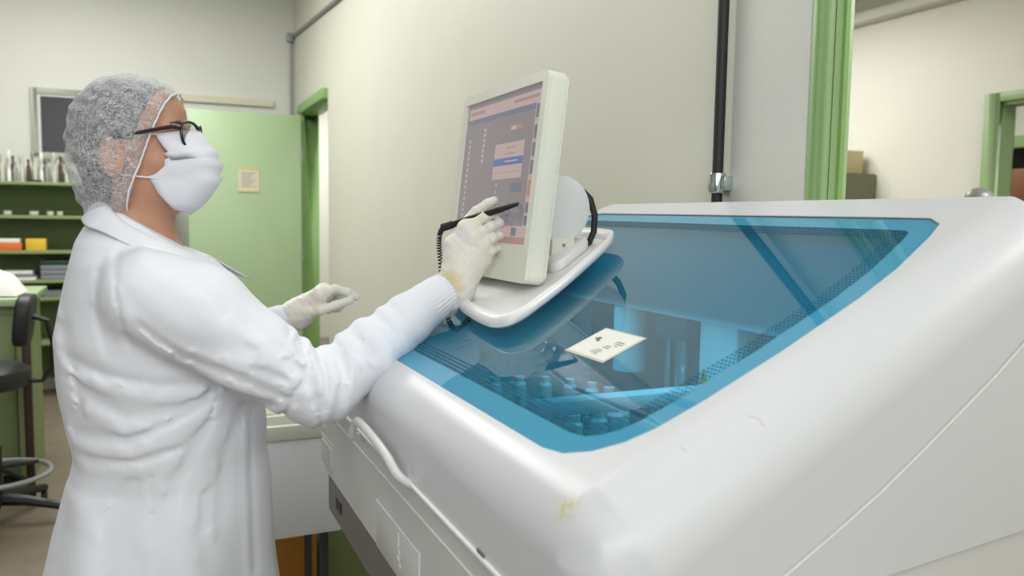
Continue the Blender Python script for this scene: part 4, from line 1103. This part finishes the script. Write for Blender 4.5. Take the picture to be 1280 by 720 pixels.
rm_ = [(.519, 1.357, 1.330), (.529, 1.347, 1.316), (.541, 1.345, 1.297), (.547, 1.350, 1.276)]
rfing = [[(.519, 1.357, 1.330), (.548, 1.343, 1.353), (.573, 1.342, 1.361), (.588, 1.346, 1.362)],
         [(.529, 1.347, 1.316), (.556, 1.333, 1.335), (.574, 1.336, 1.342), (.584, 1.350, 1.340)],
         [(.541, 1.345, 1.297), (.558, 1.330, 1.314), (.574, 1.336, 1.319), (.580, 1.352, 1.315)],
         [(.547, 1.350, 1.276), (.560, 1.337, 1.292), (.573, 1.343, 1.296), (.575, 1.358, 1.289)]]
rth = [(.512, 1.380, 1.292), (.522, 1.388, 1.335), (.546, 1.381, 1.362), (.566, 1.374, 1.377), (.577, 1.368, 1.383)]
V, F = meshify(hand_sdf(rw, rfo, rm_, rfing, rth, [.0102, .0100, .0095, .0088, .0108], .0290, (.500, 1.368, 1.300)), (.44, 1.29, 1.16), (.62, 1.43, 1.42), .0021)
npmesh('glove', V, F, M['glove'], pn)
lw = (.280, 1.740, 1.140); lfo = (.255, 1.745, 1.127)
lm = [(.322, 1.703, 1.183), (.333, 1.722, 1.187), (.334, 1.745, 1.179), (.330, 1.765, 1.167)]
lfing = [[(.322, 1.703, 1.183), (.352, 1.698, 1.196), (.378, 1.697, 1.188), (.396, 1.698, 1.177)],
         [(.333, 1.722, 1.187), (.362, 1.723, 1.189), (.376, 1.723, 1.168), (.364, 1.720, 1.150)],
         [(.334, 1.745, 1.179), (.361, 1.748, 1.180), (.371, 1.748, 1.160), (.359, 1.744, 1.146)],
         [(.330, 1.765, 1.167), (.353, 1.772, 1.168), (.363, 1.772, 1.151), (.351, 1.768, 1.140)]]
lth = [(.298, 1.712, 1.146), (.320, 1.690, 1.152), (.352, 1.685, 1.163), (.381, 1.690, 1.171)]
V, F = meshify(hand_sdf(lw, lfo, lm, lfing, lth, [.0100, .0100, .0095, .0088, .0110], .0250, (.315, 1.735, 1.165)), (.22, 1.64, 1.08), (.43, 1.81, 1.24), .0023)
npmesh('glove', V, F, M['glove'], pn)
# rolled glove edge
def rolled(c, ax_, r):
    c, ax_ = Vector(c), Vector(ax_).normalized(); u = ax_.orthogonal().normalized(); w_ = ax_.cross(u)
    return MB().tube([c+(u*math.cos(a)+w_*math.sin(a))*r for a in [2*PI*i/40 for i in range(41)]], .0016, 6, cap=False)
rolled((.487, 1.3585, 1.211), (.023, .003, .022), .0300).build('glove_edge', M['glove'], [o for o in pn.children if o.name.startswith('glove')][0])

# ---------------- stylus with its coiled cord
sy = thing('stylus', 'black touch stylus with a coiled cord held in the gloved hand against the screen', 'stylus', (0, 0, 0))
t0, t1 = Vector((.6015, 1.287, 1.3805)), Vector((.486, 1.4015, 1.331)); dv = (t1-t0)
def on_(t): return t0+dv*t
MB().tube([on_(.05), on_(.10), on_(.30), on_(.75), on_(.97), on_(1.0)], [.0022, .0038, .0060, .0062, .0058, .004], 14).build('barrel', M['black'], sy)
MB().tube([on_(.0), on_(.055)], [.0010, .0020], 10).build('tip', M['chrome'], sy)
MB().tube([on_(.86), on_(.99)], [.0072, .0076], 12).build('cord_clip', M['black_rub'], sy)
path = [on_(.98), Vector((.484, 1.408, 1.315)), Vector((.486, 1.41, 1.28)), Vector((.492, 1.41, 1.23)), Vector((.490, 1.385, 1.18)), Vector((.493, 1.345, 1.150)), Vector((.505, 1.303, gz(.505, .006)))]
N_ = 420; hx = []
for i in range(N_+1):
    s = i/N_*(len(path)-1); k = min(int(s), len(path)-2); f = s-k; a, b_ = path[k], path[k+1]; p0_ = path[max(k-1, 0)]; p3 = path[min(k+2, len(path)-1)]
    c = .5*((2*a)+(b_-p0_)*f+(2*p0_-5*a+4*b_-p3)*f*f+(3*a-p0_-3*b_+p3)*f**3); tt = (b_-a).normalized(); u = Vector((1, 0, 0)).cross(tt).normalized(); w_ = tt.cross(u); an_ = i/N_*2*PI*46
    hx.append(c+(u*math.cos(an_)+w_*math.sin(an_))*.0042)
MB().tube(hx, .0012, 6).build('coiled_cord', M['black_rub'], sy)


# ================================================================== LIGHT
def area(name, loc, size, power, rot=(0, 0, 0), col=(1, 1, 1), sy=None):
    l = bpy.data.lights.new(name, 'AREA'); l.energy = power; l.color = col; l.shape = 'RECTANGLE'; l.size = size; l.size_y = sy or size
    o = bpy.data.objects.new(name, l); C.objects.link(o); o.location = loc; o.rotation_euler = rot; return o
area('bounce_flash_light', (.5, -1.9, 2.5), 2.2, 50, (math.radians(64), 0, math.radians(2)), (.97, .985, 1))
area('ceiling_bounce_light', (.35, .9, 3.2), 2.2, 13, (0, 0, 0), (1, 1, .99))
area('room_light', (.1, 3.4, 3.2), 1.2, 30, (0, 0, 0), (1, 1, .98), 2.4)
area('back_room_light', (-.6, 5.0, 3.2), 1.4, 74, (0, 0, 0), (1, 1, .985))
area('next_room_light', (3.2, .3, 2.8), 1.2, 74, (0, 0, 0), (1, .99, .97))
area('next_room_back_light', (3.0, 4.3, 2.8), 1.2, 52, (0, 0, 0), (1, .99, .97))
area('corridor_fill', (1.7, 7.6, 2.7), .6, 45)  # added lamp behind the jamb, brightens the pale strip of wall
area('doorway_light', (1.7, 5.2, 2.8), .5, 5)
area('work_area_fill', (.72, 1.12, 1.20), .10, .95, (0, 0, 0), (.9, .97, 1), .7)  # added lamp under the glass lid, brightens the interior parts
fl_ = area('fill_light', (-1.3, -1.3, 2.3), 2.0, 42, (0, 0, 0), (.95, .98, 1))
fl_.rotation_euler = (Vector((0.1, 1.5, 1.1))-fl_.location).to_track_quat('-Z', 'Y').to_euler()
area('outer_room_light', (5.4, 3.4, 2.8), 1.0, 40)
wd = bpy.data.worlds.new('world'); sc.world = wd; wd.use_nodes = True
wd.node_tree.nodes['Background'].inputs[0].default_value = (.8, .85, .9, 1); wd.node_tree.nodes['Background'].inputs[1].default_value = .3

# ================================================================== CAMERA
cd = bpy.data.cameras.new('camera'); cam = bpy.data.objects.new('camera', cd); C.objects.link(cam)
up = Vector((174, 11540, 1000)).normalized(); yv = Vector((-450, 93, -1000)); yv = (yv-up*yv.dot(up)).normalized(); xv = yv.cross(up)
Rm = Matrix((xv, yv, up))
cam.matrix_world = Matrix.Translation((0, 0, H)) @ Rm.to_4x4()
cd.sensor_width = 36; cd.lens = 36*1000/1280; cd.clip_start = .02
cd.dof.use_dof = True; cd.dof.focus_distance = 1.4; cd.dof.aperture_fstop = 4.5
sc.camera = cam
sc.view_settings.view_transform = 'Standard'; sc.view_settings.look = 'None'; sc.view_settings.exposure = 0
